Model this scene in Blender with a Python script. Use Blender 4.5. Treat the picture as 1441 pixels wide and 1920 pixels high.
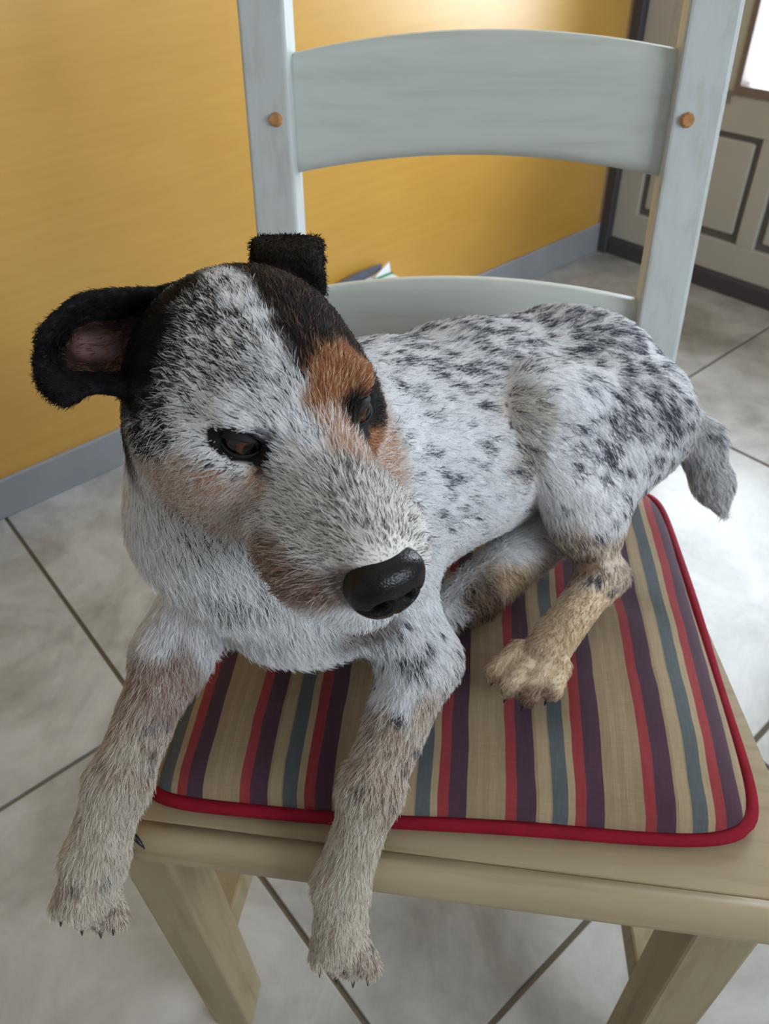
import bpy, bmesh, math, random
import numpy as np
from mathutils import Vector, Matrix

for o in list(bpy.data.objects):
    bpy.data.objects.remove(o, do_unlink=True)
SC = bpy.context.scene
COL = SC.collection
FUR = True

# ------------------------------------------------------------------ camera
# world: x to the right of the chair, y towards its back, z up, metres; the camera stands over the origin
CAM = np.array([0.0, 0.0, 1.0])
FPX = 1440.0
_dn = np.array([799 - 720.5, 2587 - 960.0, FPX]); _dn /= np.linalg.norm(_dn)
_up = -_dn
_yv = np.array([1000 - 720.5, -(FPX ** 2 + (799 - 720.5) * (1000 - 720.5)) / (2587 - 960.0), FPX]); _yv /= np.linalg.norm(_yv)
RW = np.stack([np.cross(_yv, _up), _yv, _up], 0)          # camera axes (right, down, forward) to world
cd = bpy.data.cameras.new('camera')
cd.sensor_fit = 'VERTICAL'; cd.sensor_height = 36.0; cd.lens = 36.0 * FPX / 1920.0
cd.clip_start = 0.01
cd.dof.use_dof = True; cd.dof.focus_distance = 0.42; cd.dof.aperture_fstop = 13.0
cam = bpy.data.objects.new('camera', cd); COL.objects.link(cam)
m = Matrix.Identity(4)
for i in range(3):
    m[i][0] = RW[i, 0]; m[i][1] = -RW[i, 1]; m[i][2] = -RW[i, 2]; m[i][3] = CAM[i]
cam.matrix_world = m
SC.camera = cam

# ------------------------------------------------------------------ daylight and exposure
w = bpy.data.worlds.new('overcast_sky'); SC.world = w; w.use_nodes = True
w.node_tree.nodes['Background'].inputs[0].default_value = (0.80, 0.90, 1.0, 1)
w.node_tree.nodes['Background'].inputs[1].default_value = 8.5
SC.view_settings.view_transform = 'Standard'; SC.view_settings.look = 'None'
SC.view_settings.gamma = 1.0; SC.view_settings.use_curve_mapping = False
SC.view_settings.exposure = 0.5
SC.cycles.max_bounces = 6; SC.cycles.diffuse_bounces = 4; SC.cycles.glossy_bounces = 2; SC.cycles.transparent_max_bounces = 8
SC.cycles.adaptive_threshold = 0.07
SC.cycles.use_denoising = True
SC.cycles.sample_clamp_indirect = 8.0

ROOM_O = Vector((0.289, 2.419, 0.0)); ROOM_A = math.atan2(0.746, 0.666)
ROOM = Matrix.Translation(ROOM_O) @ Matrix.Rotation(ROOM_A, 4, 'Z')   # local x along the yellow wall, -y into the room

def portal(loc, sx, sy, rot):
    d = bpy.data.lights.new('window_portal', 'AREA'); d.shape = 'RECTANGLE'; d.size = sx; d.size_y = sy
    d.cycles.is_portal = True
    o = bpy.data.objects.new('window_portal', d); COL.objects.link(o)
    o.matrix_world = ROOM @ Matrix.Translation(loc) @ rot
    return o
# area lights look along their local -Z
portal((-0.012, -0.70, 1.27), 1.5, 0.72, Matrix.Rotation(math.radians(90), 4, 'Y'))
portal((-1.2, -3.62, 1.45), 1.4, 1.3, Matrix.Rotation(math.radians(90), 4, 'X'))

# ------------------------------------------------------------------ helpers
def s2l(c):
    return tuple((x / 12.92 if x <= .04045 else ((x + .055) / 1.055) ** 2.4) for x in [v / 255.0 for v in c])

def tag(o, label=None, cat=None, group=None, kind=None):
    if label: o['label'] = label
    if cat: o['category'] = cat
    if group: o['group'] = group
    if kind: o['kind'] = kind
    return o

def link_mesh(name, verts, faces, mat=None, parent=None, smooth=False):
    me = bpy.data.meshes.new(name)
    me.from_pydata([tuple(map(float, v)) for v in verts], [], [tuple(map(int, f)) for f in faces])
    me.update()
    o = bpy.data.objects.new(name, me); COL.objects.link(o)
    if mat: me.materials.append(mat)
    if parent: o.parent = parent
    if smooth: me.polygons.foreach_set('use_smooth', [True] * len(me.polygons))
    return o

def bm_obj(name, bm, mat=None, parent=None, smooth=False):
    me = bpy.data.meshes.new(name)
    bmesh.ops.recalc_face_normals(bm, faces=bm.faces[:])
    bm.to_mesh(me); bm.free()
    o = bpy.data.objects.new(name, me); COL.objects.link(o)
    if mat: me.materials.append(mat)
    if parent: o.parent = parent
    if smooth: me.polygons.foreach_set('use_smooth', [True] * len(me.polygons))
    return o

def empty(name, loc):
    o = bpy.data.objects.new(name, None); COL.objects.link(o); o.location = loc
    o.empty_display_size = 0.05
    return o

def hexa(name, c8, mat, parent=None, bevel=0.0, seg=2):
    """box from 8 corners: bottom four (ccw) then top four"""
    bm = bmesh.new()
    v = [bm.verts.new(tuple(map(float, c))) for c in c8]
    for f in ((3, 2, 1, 0), (4, 5, 6, 7), (0, 1, 5, 4), (1, 2, 6, 5), (2, 3, 7, 6), (3, 0, 4, 7)):
        bm.faces.new([v[i] for i in f])
    bmesh.ops.recalc_face_normals(bm, faces=bm.faces[:])
    if bevel > 0:
        bmesh.ops.bevel(bm, geom=bm.edges[:], offset=bevel, segments=seg, profile=0.5, affect='EDGES')
    o = bm_obj(name, bm, mat, parent)
    if bevel > 0:
        o.data.polygons.foreach_set('use_smooth', [len(p.vertices) < 5 and p.area < 1e-9 for p in o.data.polygons])
    return o

def box(name, x0, x1, y0, y1, z0, z1, mat, parent=None, bevel=0.0, seg=2):
    return hexa(name, [(x0, y0, z0), (x1, y0, z0), (x1, y1, z0), (x0, y1, z0),
                       (x0, y0, z1), (x1, y0, z1), (x1, y1, z1), (x0, y1, z1)], mat, parent, bevel, seg)

def tube(name, pts, rad, mat, parent=None, n=10, closed=False):
    pts = [Vector(p) for p in pts]; N = len(pts); V = []; Fc = []
    prev = None
    for i, p in enumerate(pts):
        a = pts[(i - 1) % N] if (closed or i > 0) else p
        b = pts[(i + 1) % N] if (closed or i < N - 1) else p
        t = (b - a).normalized()
        if prev is None:
            s = t.cross(Vector((0, 0, 1)))
            if s.length < 1e-4: s = t.cross(Vector((1, 0, 0)))
        else:
            s = prev - t * prev.dot(t)
        s.normalize(); prev = s; q = t.cross(s)
        r = rad[i] if hasattr(rad, '__len__') else rad
        for k in range(n):
            an = 2 * math.pi * k / n
            V.append(p + (s * math.cos(an) + q * math.sin(an)) * r)
    for i in range(N if closed else N - 1):
        j = (i + 1) % N
        for k in range(n):
            Fc.append((i * n + k, i * n + (k + 1) % n, j * n + (k + 1) % n, j * n + k))
    if not closed:
        Fc.append(tuple(range(n - 1, -1, -1))); Fc.append(tuple((N - 1) * n + k for k in range(n)))
    return link_mesh(name, V, Fc, mat, parent, True)

class NT:
    """small node-tree builder"""
    def __init__(s, name, rough=0.5, spec=0.5):
        s.m = bpy.data.materials.new(name); s.m.use_nodes = True
        s.t = s.m.node_tree; s.b = s.t.nodes['Principled BSDF']
        s.b.inputs['Roughness'].default_value = rough
        s.b.inputs['Specular IOR Level'].default_value = spec
    def n(s, typ, **kw):
        nd = s.t.nodes.new(typ)
        for k, v in kw.items():
            if k.startswith('i_'):
                key = k[2:]; key = int(key) if key.isdigit() else key.replace('_', ' ')
                nd.inputs[key].default_value = v
            else: setattr(nd, k, v)
        return nd
    def l(s, a, b): s.t.links.new(a, b)
    def coord(s, scale=(1, 1, 1), rot=(0, 0, 0), kind='Object'):
        tc = s.n('ShaderNodeTexCoord'); mp = s.n('ShaderNodeMapping')
        mp.inputs['Scale'].default_value = scale; mp.inputs['Rotation'].default_value = rot
        s.l(tc.outputs[kind], mp.inputs['Vector']); return mp.outputs[0]
    def noise(s, vec, scale, detail=4, rough=.55, dist=0.0):
        nd = s.n('ShaderNodeTexNoise'); nd.inputs['Scale'].default_value = scale
        nd.inputs['Detail'].default_value = detail; nd.inputs['Roughness'].default_value = rough
        nd.inputs['Distortion'].default_value = dist
        s.l(vec, nd.inputs['Vector']); return nd.outputs['Fac']
    def ramp(s, fac, stops, interp='LINEAR'):
        r = s.n('ShaderNodeValToRGB'); r.color_ramp.interpolation = interp
        e = r.color_ramp.elements
        while len(e) < len(stops): e.new(0.5)
        for el, (p, c) in zip(e, stops):
            el.position = p; el.color = (c[0], c[1], c[2], 1)
        s.l(fac, r.inputs[0]); return r.outputs[0]
    def mix(s, fac, a, b, mode='MIX'):
        nd = s.n('ShaderNodeMix', data_type='RGBA', blend_type=mode)
        for sock, v in ((nd.inputs[0], fac), (nd.inputs[6], a), (nd.inputs[7], b)):
            if hasattr(v, 'is_linked'): s.l(v, sock)
            elif isinstance(v, (int, float)): sock.default_value = v
            else: sock.default_value = (*v[:3], 1)
        return nd.outputs[2]
    def color(s, c): 
        if hasattr(c, 'is_linked'): s.l(c, s.b.inputs['Base Color'])
        else: s.b.inputs['Base Color'].default_value = (*c[:3], 1)
    def bump(s, h, strength=.2, dist=.002):
        nd = s.n('ShaderNodeBump'); nd.inputs['Strength'].default_value = strength
        nd.inputs['Distance'].default_value = dist
        s.l(h, nd.inputs['Height']); s.l(nd.outputs[0], s.b.inputs['Normal'])

# ------------------------------------------------------------------ materials of the room
def mat_wall():
    t = NT('ochre_wall_paint', .34, .9); v = t.coord()
    n1 = t.noise(v, 1.6, 3); n2 = t.noise(t.coord((1.2, 1.2, 14)), 5, 3)
    c = t.ramp(n1, [(.3, s2l((190, 141, 56))), (.7, s2l((206, 158, 72)))])
    c = t.mix(.12, c, t.ramp(n2, [(.3, s2l((188, 132, 36))), (.7, s2l((232, 184, 88)))]))
    t.color(c); t.bump(t.noise(t.coord((6, 6, 30)), 9, 4), .12, .002); return t.m
def mat_plain(name, col, rough=.5, spec=.5, var=.06, scale=6):
    t = NT(name, rough, spec); v = t.coord()
    c = s2l(col); lo = tuple(x * (1 - var) for x in c); hi = tuple(min(1, x * (1 + var)) for x in c)
    t.color(t.ramp(t.noise(v, scale, 4), [(.3, lo), (.7, hi)])); return t.m
def mat_tile():
    t = NT('cloudy_grey_floor_tile', .16, .5)
    oi = t.n('ShaderNodeObjectInfo'); tc = t.n('ShaderNodeTexCoord'); ad = t.n('ShaderNodeVectorMath', operation='ADD')
    t.l(tc.outputs['Object'], ad.inputs[0])
    sc = t.n('ShaderNodeVectorMath', operation='SCALE'); sc.inputs['Scale'].default_value = 1.0
    t.l(oi.outputs['Location'], sc.inputs[0]); t.l(sc.outputs[0], ad.inputs[1]); v = ad.outputs[0]
    n1 = t.noise(v, 4.2, 7, .62, .8); n2 = t.noise(v, 17, 5, .6, .4)
    c = t.ramp(n1, [(.30, s2l((132, 129, 121))), (.47, s2l((166, 164, 158))), (.60, s2l((190, 188, 183))), (.75, s2l((162, 160, 154)))])
    c = t.mix(.22, c, t.ramp(n2, [(.35, s2l((140, 137, 129))), (.65, s2l((196, 194, 189)))]))
    t.color(c)
    r = t.n('ShaderNodeMapRange'); t.l(n2, r.inputs[0]); r.inputs[3].default_value = .12; r.inputs[4].default_value = .30
    t.l(r.outputs[0], t.b.inputs['Roughness']); return t.m
def mat_paint(name, base, worn, rough=.5, streak=(3, 60, 60), amt=.5):
    """brushed paint with the wood showing faintly along the grain"""
    t = NT(name, rough, .4); v = t.coord(streak)
    n1 = t.noise(v, 1.6, 5, .6, .2); n2 = t.noise(t.coord(), 14, 4)
    c = t.ramp(n1, [(.32, s2l(worn)), (.5, s2l(base)), (.8, tuple(min(1, x * 1.06) for x in s2l(base)))])
    c = t.mix(amt * .5, c, t.ramp(n2, [(.35, s2l(worn)), (.6, s2l(base))]))
    t.color(c); t.bump(n1, .25, .0006); return t.m

M_WALL = mat_wall()
M_TILE = mat_tile()
M_GROUT = mat_plain('grey_brown_grout', (112, 102, 86), .8, .2)
M_SKIRT = mat_plain('blue_grey_skirting_tile', (148, 151, 156), .35, .5, .08, 9)
M_DOOR = mat_plain('taupe_door_paint', (178, 176, 166), .45, .4, .04, 5)
M_DOORDK = mat_plain('dark_door_moulding', (98, 96, 94), .45, .4, .06, 8)
M_JAMB = mat_plain('anthracite_door_jamb', (72, 68, 72), .5, .4, .06, 8)
M_GASKET = mat_plain('brown_glazing_bead', (120, 106, 98), .5, .4, .05, 8)
M_WHITE = mat_plain('white_room_paint', (222, 224, 226), .7, .3, .03, 3)
M_POST = mat_paint('pale_grey_green_chair_paint', (192, 196, 194), (181, 184, 176), .45, (60, 60, 3), .15)
M_SLAT = mat_paint('grey_green_slat_paint', (190, 195, 189), (180, 184, 172), .45, (3, 50, 50), .25)
M_SEAT = mat_paint('cream_worn_seat_paint', (170, 152, 120), (150, 131, 98), .48, (2.5, 45, 45), .4)
M_LEG = mat_paint('cream_leg_paint', (156, 140, 108), (134, 115, 84), .5, (45, 45, 3), .4)
M_PEG = mat_plain('oak_peg', (186, 132, 82), .45, .4, .25, 120)
def mat_glass():
    t = NT('window_glass', .0, .5)
    nt = t.t; nt.nodes.remove(t.b)
    tr = t.n('ShaderNodeBsdfTransparent'); gl = t.n('ShaderNodeBsdfGlossy'); gl.inputs['Roughness'].default_value = .02
    lw = t.n('ShaderNodeLayerWeight'); lw.inputs[0].default_value = .12
    mx = t.n('ShaderNodeMixShader'); t.l(lw.outputs['Fresnel'], mx.inputs[0]); t.l(tr.outputs[0], mx.inputs[1]); t.l(gl.outputs[0], mx.inputs[2])
    t.l(mx.outputs[0], nt.nodes['Material Output'].inputs[0]); return t.m
M_GLASS = mat_glass()

# ------------------------------------------------------------------ room
def struct(o):
    o['kind'] = 'structure'
    o.matrix_world = ROOM
    return o
UL, VL, HC = -4.0, -3.6, 2.5
TS = 0.6235
floor = struct(box('floor', UL - .15, .15, VL - .15, .15, -.08, -.004, M_GROUT))
tag(floor, 'grey cloudy stone-look floor tiles with thin dark grout joints', 'floor')
g = .0035
tile_mesh = None
U0 = 0.0
for i in range(7):
    for j in range(6):
        x1 = -i * TS; x0 = x1 - TS; y1 = -j * TS; y0 = y1 - TS
        x0 = max(x0, UL); y0 = max(y0, VL)
        if x1 - x0 < .05 or y1 - y0 < .05: continue
        cx, cy = (x0 + x1) / 2, (y0 + y1) / 2; hx, hy = (x1 - x0) / 2 - g, (y1 - y0) / 2 - g
        full = abs(x1 - x0 - TS) < 1e-6 and abs(y1 - y0 - TS) < 1e-6
        if full and tile_mesh is not None:
            tl = bpy.data.objects.new('floor_tile', tile_mesh); COL.objects.link(tl)
        else:
            tl = box('floor_tile', -hx, hx, -hy, hy, -.008, 0, M_TILE, None, .0012, 1)
            if full: tile_mesh = tl.data
        tl.parent = floor; tl.location = (cx, cy, 0)

wl = struct(box('wall_left', UL - .15, .15, 0, .15, 0, HC, M_WALL)); tag(wl, 'ochre yellow painted wall behind the chair', 'wall')
bs = struct(box('baseboard_left', UL, -.001, -.010, -.0005, 0.0, .084, M_SKIRT, None, .0015, 1)); tag(bs, 'blue-grey tile skirting along the foot of the yellow wall', 'baseboard')
# wall with the glazed door: pieces around a glazed leaf and an added solid one
def wall_with_holes(name, axis, pos, thick, span, holes, mat):
    """axis 'x': wall in the plane x=pos running along y; axis 'y': plane y=pos running along x"""
    bm = bmesh.new()
    xs = sorted(set([span[0], span[1]] + [h[0] for h in holes] + [h[1] for h in holes]))
    def add(a0, a1, z0, z1):
        if a1 - a0 < 1e-5 or z1 - z0 < 1e-5: return
        p = [(pos, a0), (pos + thick, a0), (pos + thick, a1), (pos, a1)] if axis == 'x' else [(a0, pos), (a1, pos), (a1, pos + thick), (a0, pos + thick)]
        v = [bm.verts.new((q[0], q[1], z)) for z in (z0, z1) for q in p]
        for f in ((3, 2, 1, 0), (4, 5, 6, 7), (0, 1, 5, 4), (1, 2, 6, 5), (2, 3, 7, 6), (3, 0, 4, 7)):
            bm.faces.new([v[i] for i in f])
    for a0, a1 in zip(xs[:-1], xs[1:]):
        hs = [h for h in holes if h[0] <= a0 + 1e-6 and h[1] >= a1 - 1e-6]
        z = 0.0
        for h in sorted(hs, key=lambda h: h[2]):
            add(a0, a1, z, h[2]); z = h[3]
        add(a0, a1, z, HC)
    return struct(bm_obj(name, bm, mat))
wb = wall_with_holes('wall_back', 'x', 0.06, .1, (VL - .15, .15), [(-2.16, 0, 0, 2.14)], M_WHITE)
tag(wb, 'pale wall around the double door', 'wall')
wr = wall_with_holes('wall_front', 'y', VL - .15, .15, (UL - .15, .15), [(-1.9, -.5, .8, 2.1)], M_WHITE)
tag(wr, 'pale wall with a window behind the viewer', 'wall')
wc = struct(box('wall_right', UL - .15, UL, VL, 0, 0, HC, M_WHITE)); tag(wc, 'pale end wall of the room', 'wall')
ce = struct(box('ceiling', UL - .15, .16, VL - .15, .15, HC, HC + .1, M_WHITE)); tag(ce, 'plain white ceiling', 'ceiling')

def make_door(n, ya, yb, glazed):
    """a panelled leaf between y=ya (left, seen from inside) and y=yb; glass above, two raised panels below"""
    d = empty('door_%d' % n, (0, 0, 0)); d.matrix_world = ROOM; d['kind'] = 'structure'
    X0, X1 = .0, .045
    w = abs(yb - ya)
    def Y(f): return ya - f
    gz0, gz1 = .505, 2.0
    # stiles, rails
    def piece(nm, f0, f1, z0, z1, x0=X0, x1=X1, mat=M_DOOR, bev=.002, par=d):
        return box(nm, x0, x1, Y(f1), Y(f0), z0, z1, mat, par, bev, 1)
    gl, gr = .285, w - .07
    piece('stile', 0.0, .075, .05, 2.1)
    piece('stile', w - .065, w, .05, 2.1)
    piece('panel_field', .075, gl - .0, .46, 2.1)
    piece('rail', gl, gr, 2.0, 2.1)
    piece('rail', .075, w - .065, .40, .495)
    piece('rail', .075, w - .065, .05, .135)
    # lower panels
    mid0 = .39; mid1 = .44
    piece('mullion', mid0, mid1, .135, .40)
    for f0, f1 in ((.075, mid0), (mid1, w - .065)):
        piece('moulding', f0, f1, .135, .40, .012, .04, M_DOORDK, 0)
        piece('panel', f0 + .018, f1 - .018, .155, .384, .004, .04, M_DOOR, .004)
    piece('glazing_bead', gl - .0, gl + .014, .495, 2.0, -.003, X1, M_GASKET, 0)
    piece('glazing_bead', gr - .014, gr, .495, 2.0, -.003, X1, M_GASKET, 0)
    piece('glazing_bead', gl, gr, .485, .507, -.004, X1, M_GASKET, 0)
    piece('glazing_bead', gl, gr, 1.985, 2.0, -.003, X1, M_GASKET, 0)
    piece('glass_pane' if glazed else 'panel', gl, gr, .505, 1.99, .012, .030, M_GLASS if glazed else M_DOOR, 0)
    piece('threshold_strip', 0.0, w, 0.002, .048, -.012, X1, M_JAMB, .002)
    return d
d1 = make_door(1, -.042, -1.09, True); tag(d1, 'taupe panelled door leaf with bright glass beside the yellow wall', 'door')
d2 = make_door(2, -1.10, -2.15, False); tag(d2, 'added second taupe door leaf out of view, solid to cut light from the right', 'door')  # unseen leaf added beside the glazed one, left solid to hold back daylight
tj = struct(box('trim_1', -.02, .06, -.0415, -.0105, 0, 2.14, M_JAMB, None, .002, 1)); tag(tj, 'dark anthracite jamb between yellow wall and door', 'door jamb')
th = struct(box('trim_2', 0, .06, -2.16, -.042, 2.101, 2.14, M_JAMB)); tag(th, 'dark head jamb over the double door', 'door jamb')
wn = empty('window_1', (0, 0, 0)); wn.matrix_world = ROOM; wn['kind'] = 'structure'; tag(wn, 'white framed window behind the viewer', 'window')
for a, b, c, e in ((-1.9, -.5, .8, .86), (-1.9, -.5, 2.04, 2.1), (-1.9, -1.84, .86, 2.04), (-.56, -.5, .86, 2.04), (-1.23, -1.17, .86, 2.04)):
    box('window_frame', a, b, VL - .09, VL - .03, c, e, M_WHITE, wn, .003, 1)
box('glass_pane', -1.84, -.56, VL - .062, VL - .058, .86, 2.04, M_GLASS, wn)

# ------------------------------------------------------------------ chair
chair = empty('dining_chair', (-.03, .45, 0))
tag(chair, 'pale painted wooden ladder-back chair the dog lies on', 'chair')
CX0 = -.03
def chair_part(o):
    o.parent = chair; o.matrix_parent_inverse = Matrix.Translation((.03, -.45, 0)); return o
Y0, TT, SPL = .6808, math.tan(.2374), .0114
XL, XR, PW, PD = -.2026, .1332, .0441, .036
def post_pt(side, across, depth, z):
    """across 0 = inner front edge, 1 = outer; depth 0 = front face, 1 = back face"""
    x = (XL - SPL * (z - .46) - PW * across) if side < 0 else (XR + SPL * (z - .46) + PW * across)
    return (x, Y0 + TT * (z - .46) + PD * depth, z)
for s in (-1, 1):
    c = []
    for z in (.44, 1.02):
        q = [post_pt(s, a, d_, z) for a, d_ in ((0, 0), (1, 0), (1, 1), (0, 1))]
        c += q if s > 0 else [q[1], q[0], q[3], q[2]]
    p = chair_part(hexa('post', c, M_POST, None, .004, 3))
    # back leg: carries on from the post to the floor
    q = [post_pt(s, a, d_, .44) for a, d_ in ((0, 0), (1, 0), (1, 1), (0, 1))]
    b = [(v[0], v[1] + .02, .001) for v in q]
    if s < 0: q = [q[1], q[0], q[3], q[2]]; b = [b[1], b[0], b[3], b[2]]
    chair_part(hexa('rear_leg', b + q, M_LEG, None, .003, 2))
    # oak peg, a facetted stub on the post face
    pc = Vector((-.2211 if s < 0 else .1511, Y0 + TT * (.801 - .46), .801))
    nrm = Vector((0, -1, TT)).normalized()
    bm = bmesh.new()
    bmesh.ops.create_cone(bm, cap_ends=True, segments=9, radius1=.0072, radius2=.0046, depth=.007)
    bmesh.ops.transform(bm, matrix=Matrix.Translation(pc + nrm * .002) @ nrm.to_track_quat('Z', 'Y').to_matrix().to_4x4(), verts=bm.verts[:])
    pg = chair_part(bm_obj('peg', bm, M_PEG)); pg['label'] = 'oak peg'

def slat(name, zt, zb, arch_t, arch_b, bow, rec, thick=.018):
    NX, NZ = 40, 10; V = []; Fc = []
    for layer in (0, 1):
        for i in range(NX + 1):
            u = i / NX; k = 1 - (2 * u - 1) ** 2
            for j in range(NZ + 1):
                q = j / NZ
                z = (zb + arch_b * k) * (1 - q) + (zt + arch_t * k) * q
                x0 = XL - SPL * (z - .46) - .006; x1 = XR + SPL * (z - .46) + .006
                e = min(q, 1 - q) * (zt - zb)           # round the long edges over
                rnd = .004 * max(0, 1 - e / .006) ** 2
                y = Y0 + TT * (z - .46) + rec + bow * k + (rnd if layer == 0 else thick - rnd)
                V.append((x0 + (x1 - x0) * u, y, z))
    n1 = (NX + 1) * (NZ + 1); I = lambda L, i, j: L * n1 + i * (NZ + 1) + j
    for i in range(NX):
        for j in range(NZ):
            Fc.append((I(0, i, j), I(0, i + 1, j), I(0, i + 1, j + 1), I(0, i, j + 1)))
            Fc.append((I(1, i, j), I(1, i, j + 1), I(1, i + 1, j + 1), I(1, i + 1, j)))
        Fc.append((I(0, i, 0), I(1, i, 0), I(1, i + 1, 0), I(0, i + 1, 0)))
        Fc.append((I(0, i, NZ), I(0, i + 1, NZ), I(1, i + 1, NZ), I(1, i, NZ)))
    for j in range(NZ):
        Fc.append((I(0, 0, j), I(0, 0, j + 1), I(1, 0, j + 1), I(1, 0, j)))
        Fc.append((I(0, NX, j), I(1, NX, j), I(1, NX, j + 1), I(0, NX, j + 1)))
    return chair_part(link_mesh(name, V, Fc, M_SLAT, None, True))
slat('back_slat', .848, .7505, .015, .014, .014, .0125)
slat('back_slat', .638, .553, .012, .010, .014, .0125)

# seat: one panel behind a rounded front rail
SZ, ST = .46, .036
def seat_x(y):
    f = (y - .235) / .445
    return -.270 + .040 * f, .2405 - .073 * f
def seat_board(name, ya, yb, front=False):
    V = []; Fc = []; prof = []
    if front:   # quarter-round nose towards the viewer
        prof = [(yb, SZ)]
        r = ST / 2
        for k in range(13):
            a = math.pi / 2 + math.pi * k / 12
            prof.append((ya + r * .62 + r * .62 * math.cos(a), SZ - r + r * math.sin(a)))
        prof.append((yb, SZ - ST))
    else:
        prof = [(yb, SZ), (ya + .0012, SZ), (ya, SZ - .0015), (ya, SZ - ST), (yb, SZ - ST)]
    n = len(prof)
    NX = 12
    for i in range(NX + 1):
        for (y, z) in prof:
            a, b = seat_x(y); 
            u = i / NX
            # ends rounded a little
            V.append((a + (b - a) * u, y, z))
    for i in range(NX):
        for k in range(n):
            Fc.append((i * n + k, i * n + (k + 1) % n, (i + 1) * n + (k + 1) % n, (i + 1) * n + k))
    Fc.append(tuple(range(n))[::-1]); Fc.append(tuple(NX * n + k for k in range(n)))
    o = chair_part(link_mesh(name, V, Fc, M_SEAT))
    bm = bmesh.new(); bm.from_mesh(o.data); bmesh.ops.recalc_face_normals(bm, faces=bm.faces[:]); bm.to_mesh(o.data); bm.free()
    if front:
        o.data.polygons.foreach_set('use_smooth', [len(p.vertices) == 4 for p in o.data.polygons])
    return o
seat_board('front_rail', .2235, .2425, True)
seat_board('seat_panel', .2433, .678)
# dark nail holes near the front right corner
for x, y, r in ((.2135, .278, .0016), (.226, .330, .0009)):
    bm = bmesh.new(); bmesh.ops.create_cone(bm, cap_ends=True, segments=8, radius1=r, radius2=r * .8, depth=.0006)
    bmesh.ops.translate(bm, vec=(x, y, SZ + .0003), verts=bm.verts[:]); chair_part(bm_obj('nail_hole', bm, M_JAMB))
# front legs, side stretchers
LEGS = {-1: (-.263, -.221), 1: (.163, .207)}
for s in (-1, 1):
    a, b = LEGS[s]
    chair_part(box('front_leg', a, b, .231, .279, .001, SZ - ST, M_LEG, None, .003, 2))
    xi = (a + b) / 2
    xe = (XL - PW / 2) if s < 0 else (XR + PW / 2)
    z0, z1, hw = .155, .195, .0165
    chair_part(hexa('side_stretcher', [(xi - hw, .275, z0), (xi + hw, .275, z0), (xe + hw, .70, z0), (xe - hw, .70, z0),
                                       (xi - hw, .275, z1), (xi + hw, .275, z1), (xe + hw, .70, z1), (xe - hw, .70, z1)], M_LEG, None, .003, 2))

# ------------------------------------------------------------------ striped cushion
def mat_stripes():
    t = NT('striped_cotton', .85, .15)
    tc = t.n('ShaderNodeTexCoord'); at = t.n('ShaderNodeAttribute', attribute_name='weave')
    sx = t.n('ShaderNodeSeparateXYZ'); t.l(at.outputs['Vector'], sx.inputs[0])
    nz = t.noise(tc.outputs['Object'], 14, 2); 
    m1 = t.n('ShaderNodeMath', operation='MULTIPLY_ADD'); t.l(nz, m1.inputs[0]); m1.inputs[1].default_value = .006; t.l(sx.outputs[0], m1.inputs[2])
    ad = t.n('ShaderNodeMath', operation='ADD'); t.l(m1.outputs[0], ad.inputs[0]); ad.inputs[1].default_value = .0358 + .097 * 6 - .003
    dv = t.n('ShaderNodeMath', operation='DIVIDE'); t.l(ad.outputs[0], dv.inputs[0]); dv.inputs[1].default_value = .0968
    fr = t.n('ShaderNodeMath', operation='FRACT'); t.l(dv.outputs[0], fr.inputs[0])
    BL, CR, RD, PU = s2l((92, 98, 99)), s2l((172, 150, 118)), s2l((150, 58, 60)), s2l((80, 55, 67))
    C2 = s2l((155, 133, 103)); C3_ = s2l((162, 140, 109))
    c = t.ramp(fr.outputs[0], [(0, BL), (.113, CR), (.165, RD), (.25, PU), (.378, C2), (.45, C3_), (.49, C2), (.54, C3_), (.59, C2), (.664, RD), (.743, PU), (.88, C2), (.905, CR), (.985, C2)], 'CONSTANT')
    wv = t.noise(t.coord((900, 60, 60)), 1.0, 2); wv2 = t.noise(t.coord((60, 900, 60)), 1.0, 2)
    c = t.mix(.35, c, t.ramp(wv, [(.3, (.55, .55, .55)), (.7, (1, 1, 1))]), 'MULTIPLY')
    c = t.mix(.30, c, t.ramp(wv2, [(.3, (.6, .6, .6)), (.7, (1, 1, 1))]), 'MULTIPLY')
    t.color(c)
    t.b.inputs['Sheen Weight'].default_value = .15
    t.bump(wv2, .25, .0006); return t.m
M_STRIPE = mat_stripes()
M_RED = mat_plain('crimson_piping_cotton', (134, 14, 34), .75, .2, .12, 60)
cush = empty('seat_cushion', (-.02, .45, SZ))
tag(cush, 'striped beige, red, plum and blue seat cushion with crimson piping', 'cushion')
# outline of the cushion (front left, front right, back right, back left), slightly skewed on the seat
CQ = [(-.245, .2530), (.206, .2785), (.176, .655), (-.214, .645)]
def cq(s, t):
    a = Vector(CQ[0]).lerp(Vector(CQ[1]), s); b = Vector(CQ[3]).lerp(Vector(CQ[2]), s)
    p = a.lerp(b, t)
    # rounded corners: pull corners in
    ex, ey = abs(2 * s - 1), abs(2 * t - 1)
    k = (ex ** 10) * (ey ** 10) * .018
    c = (Vector(CQ[0]) + Vector(CQ[2])) / 2
    return p + (c - p).normalized() * k
def cush_h(s, t):
    ex, ey = 1 - abs(2 * s - 1) ** 5, 1 - abs(2 * t - 1) ** 3.2
    return (max(ex, 0) * max(ey, 0)) ** .5
rng = np.random.default_rng(3)
V = []; Fc = []; N = 56; W = []
DENT = [(-.13, .40, .085, .012), (.02, .52, .11, .010), (.10, .56, .10, .012), (.045, .355, .03, .006), (-.05, .30, .05, .006), (-.235, .30, .04, .006)]
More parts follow.
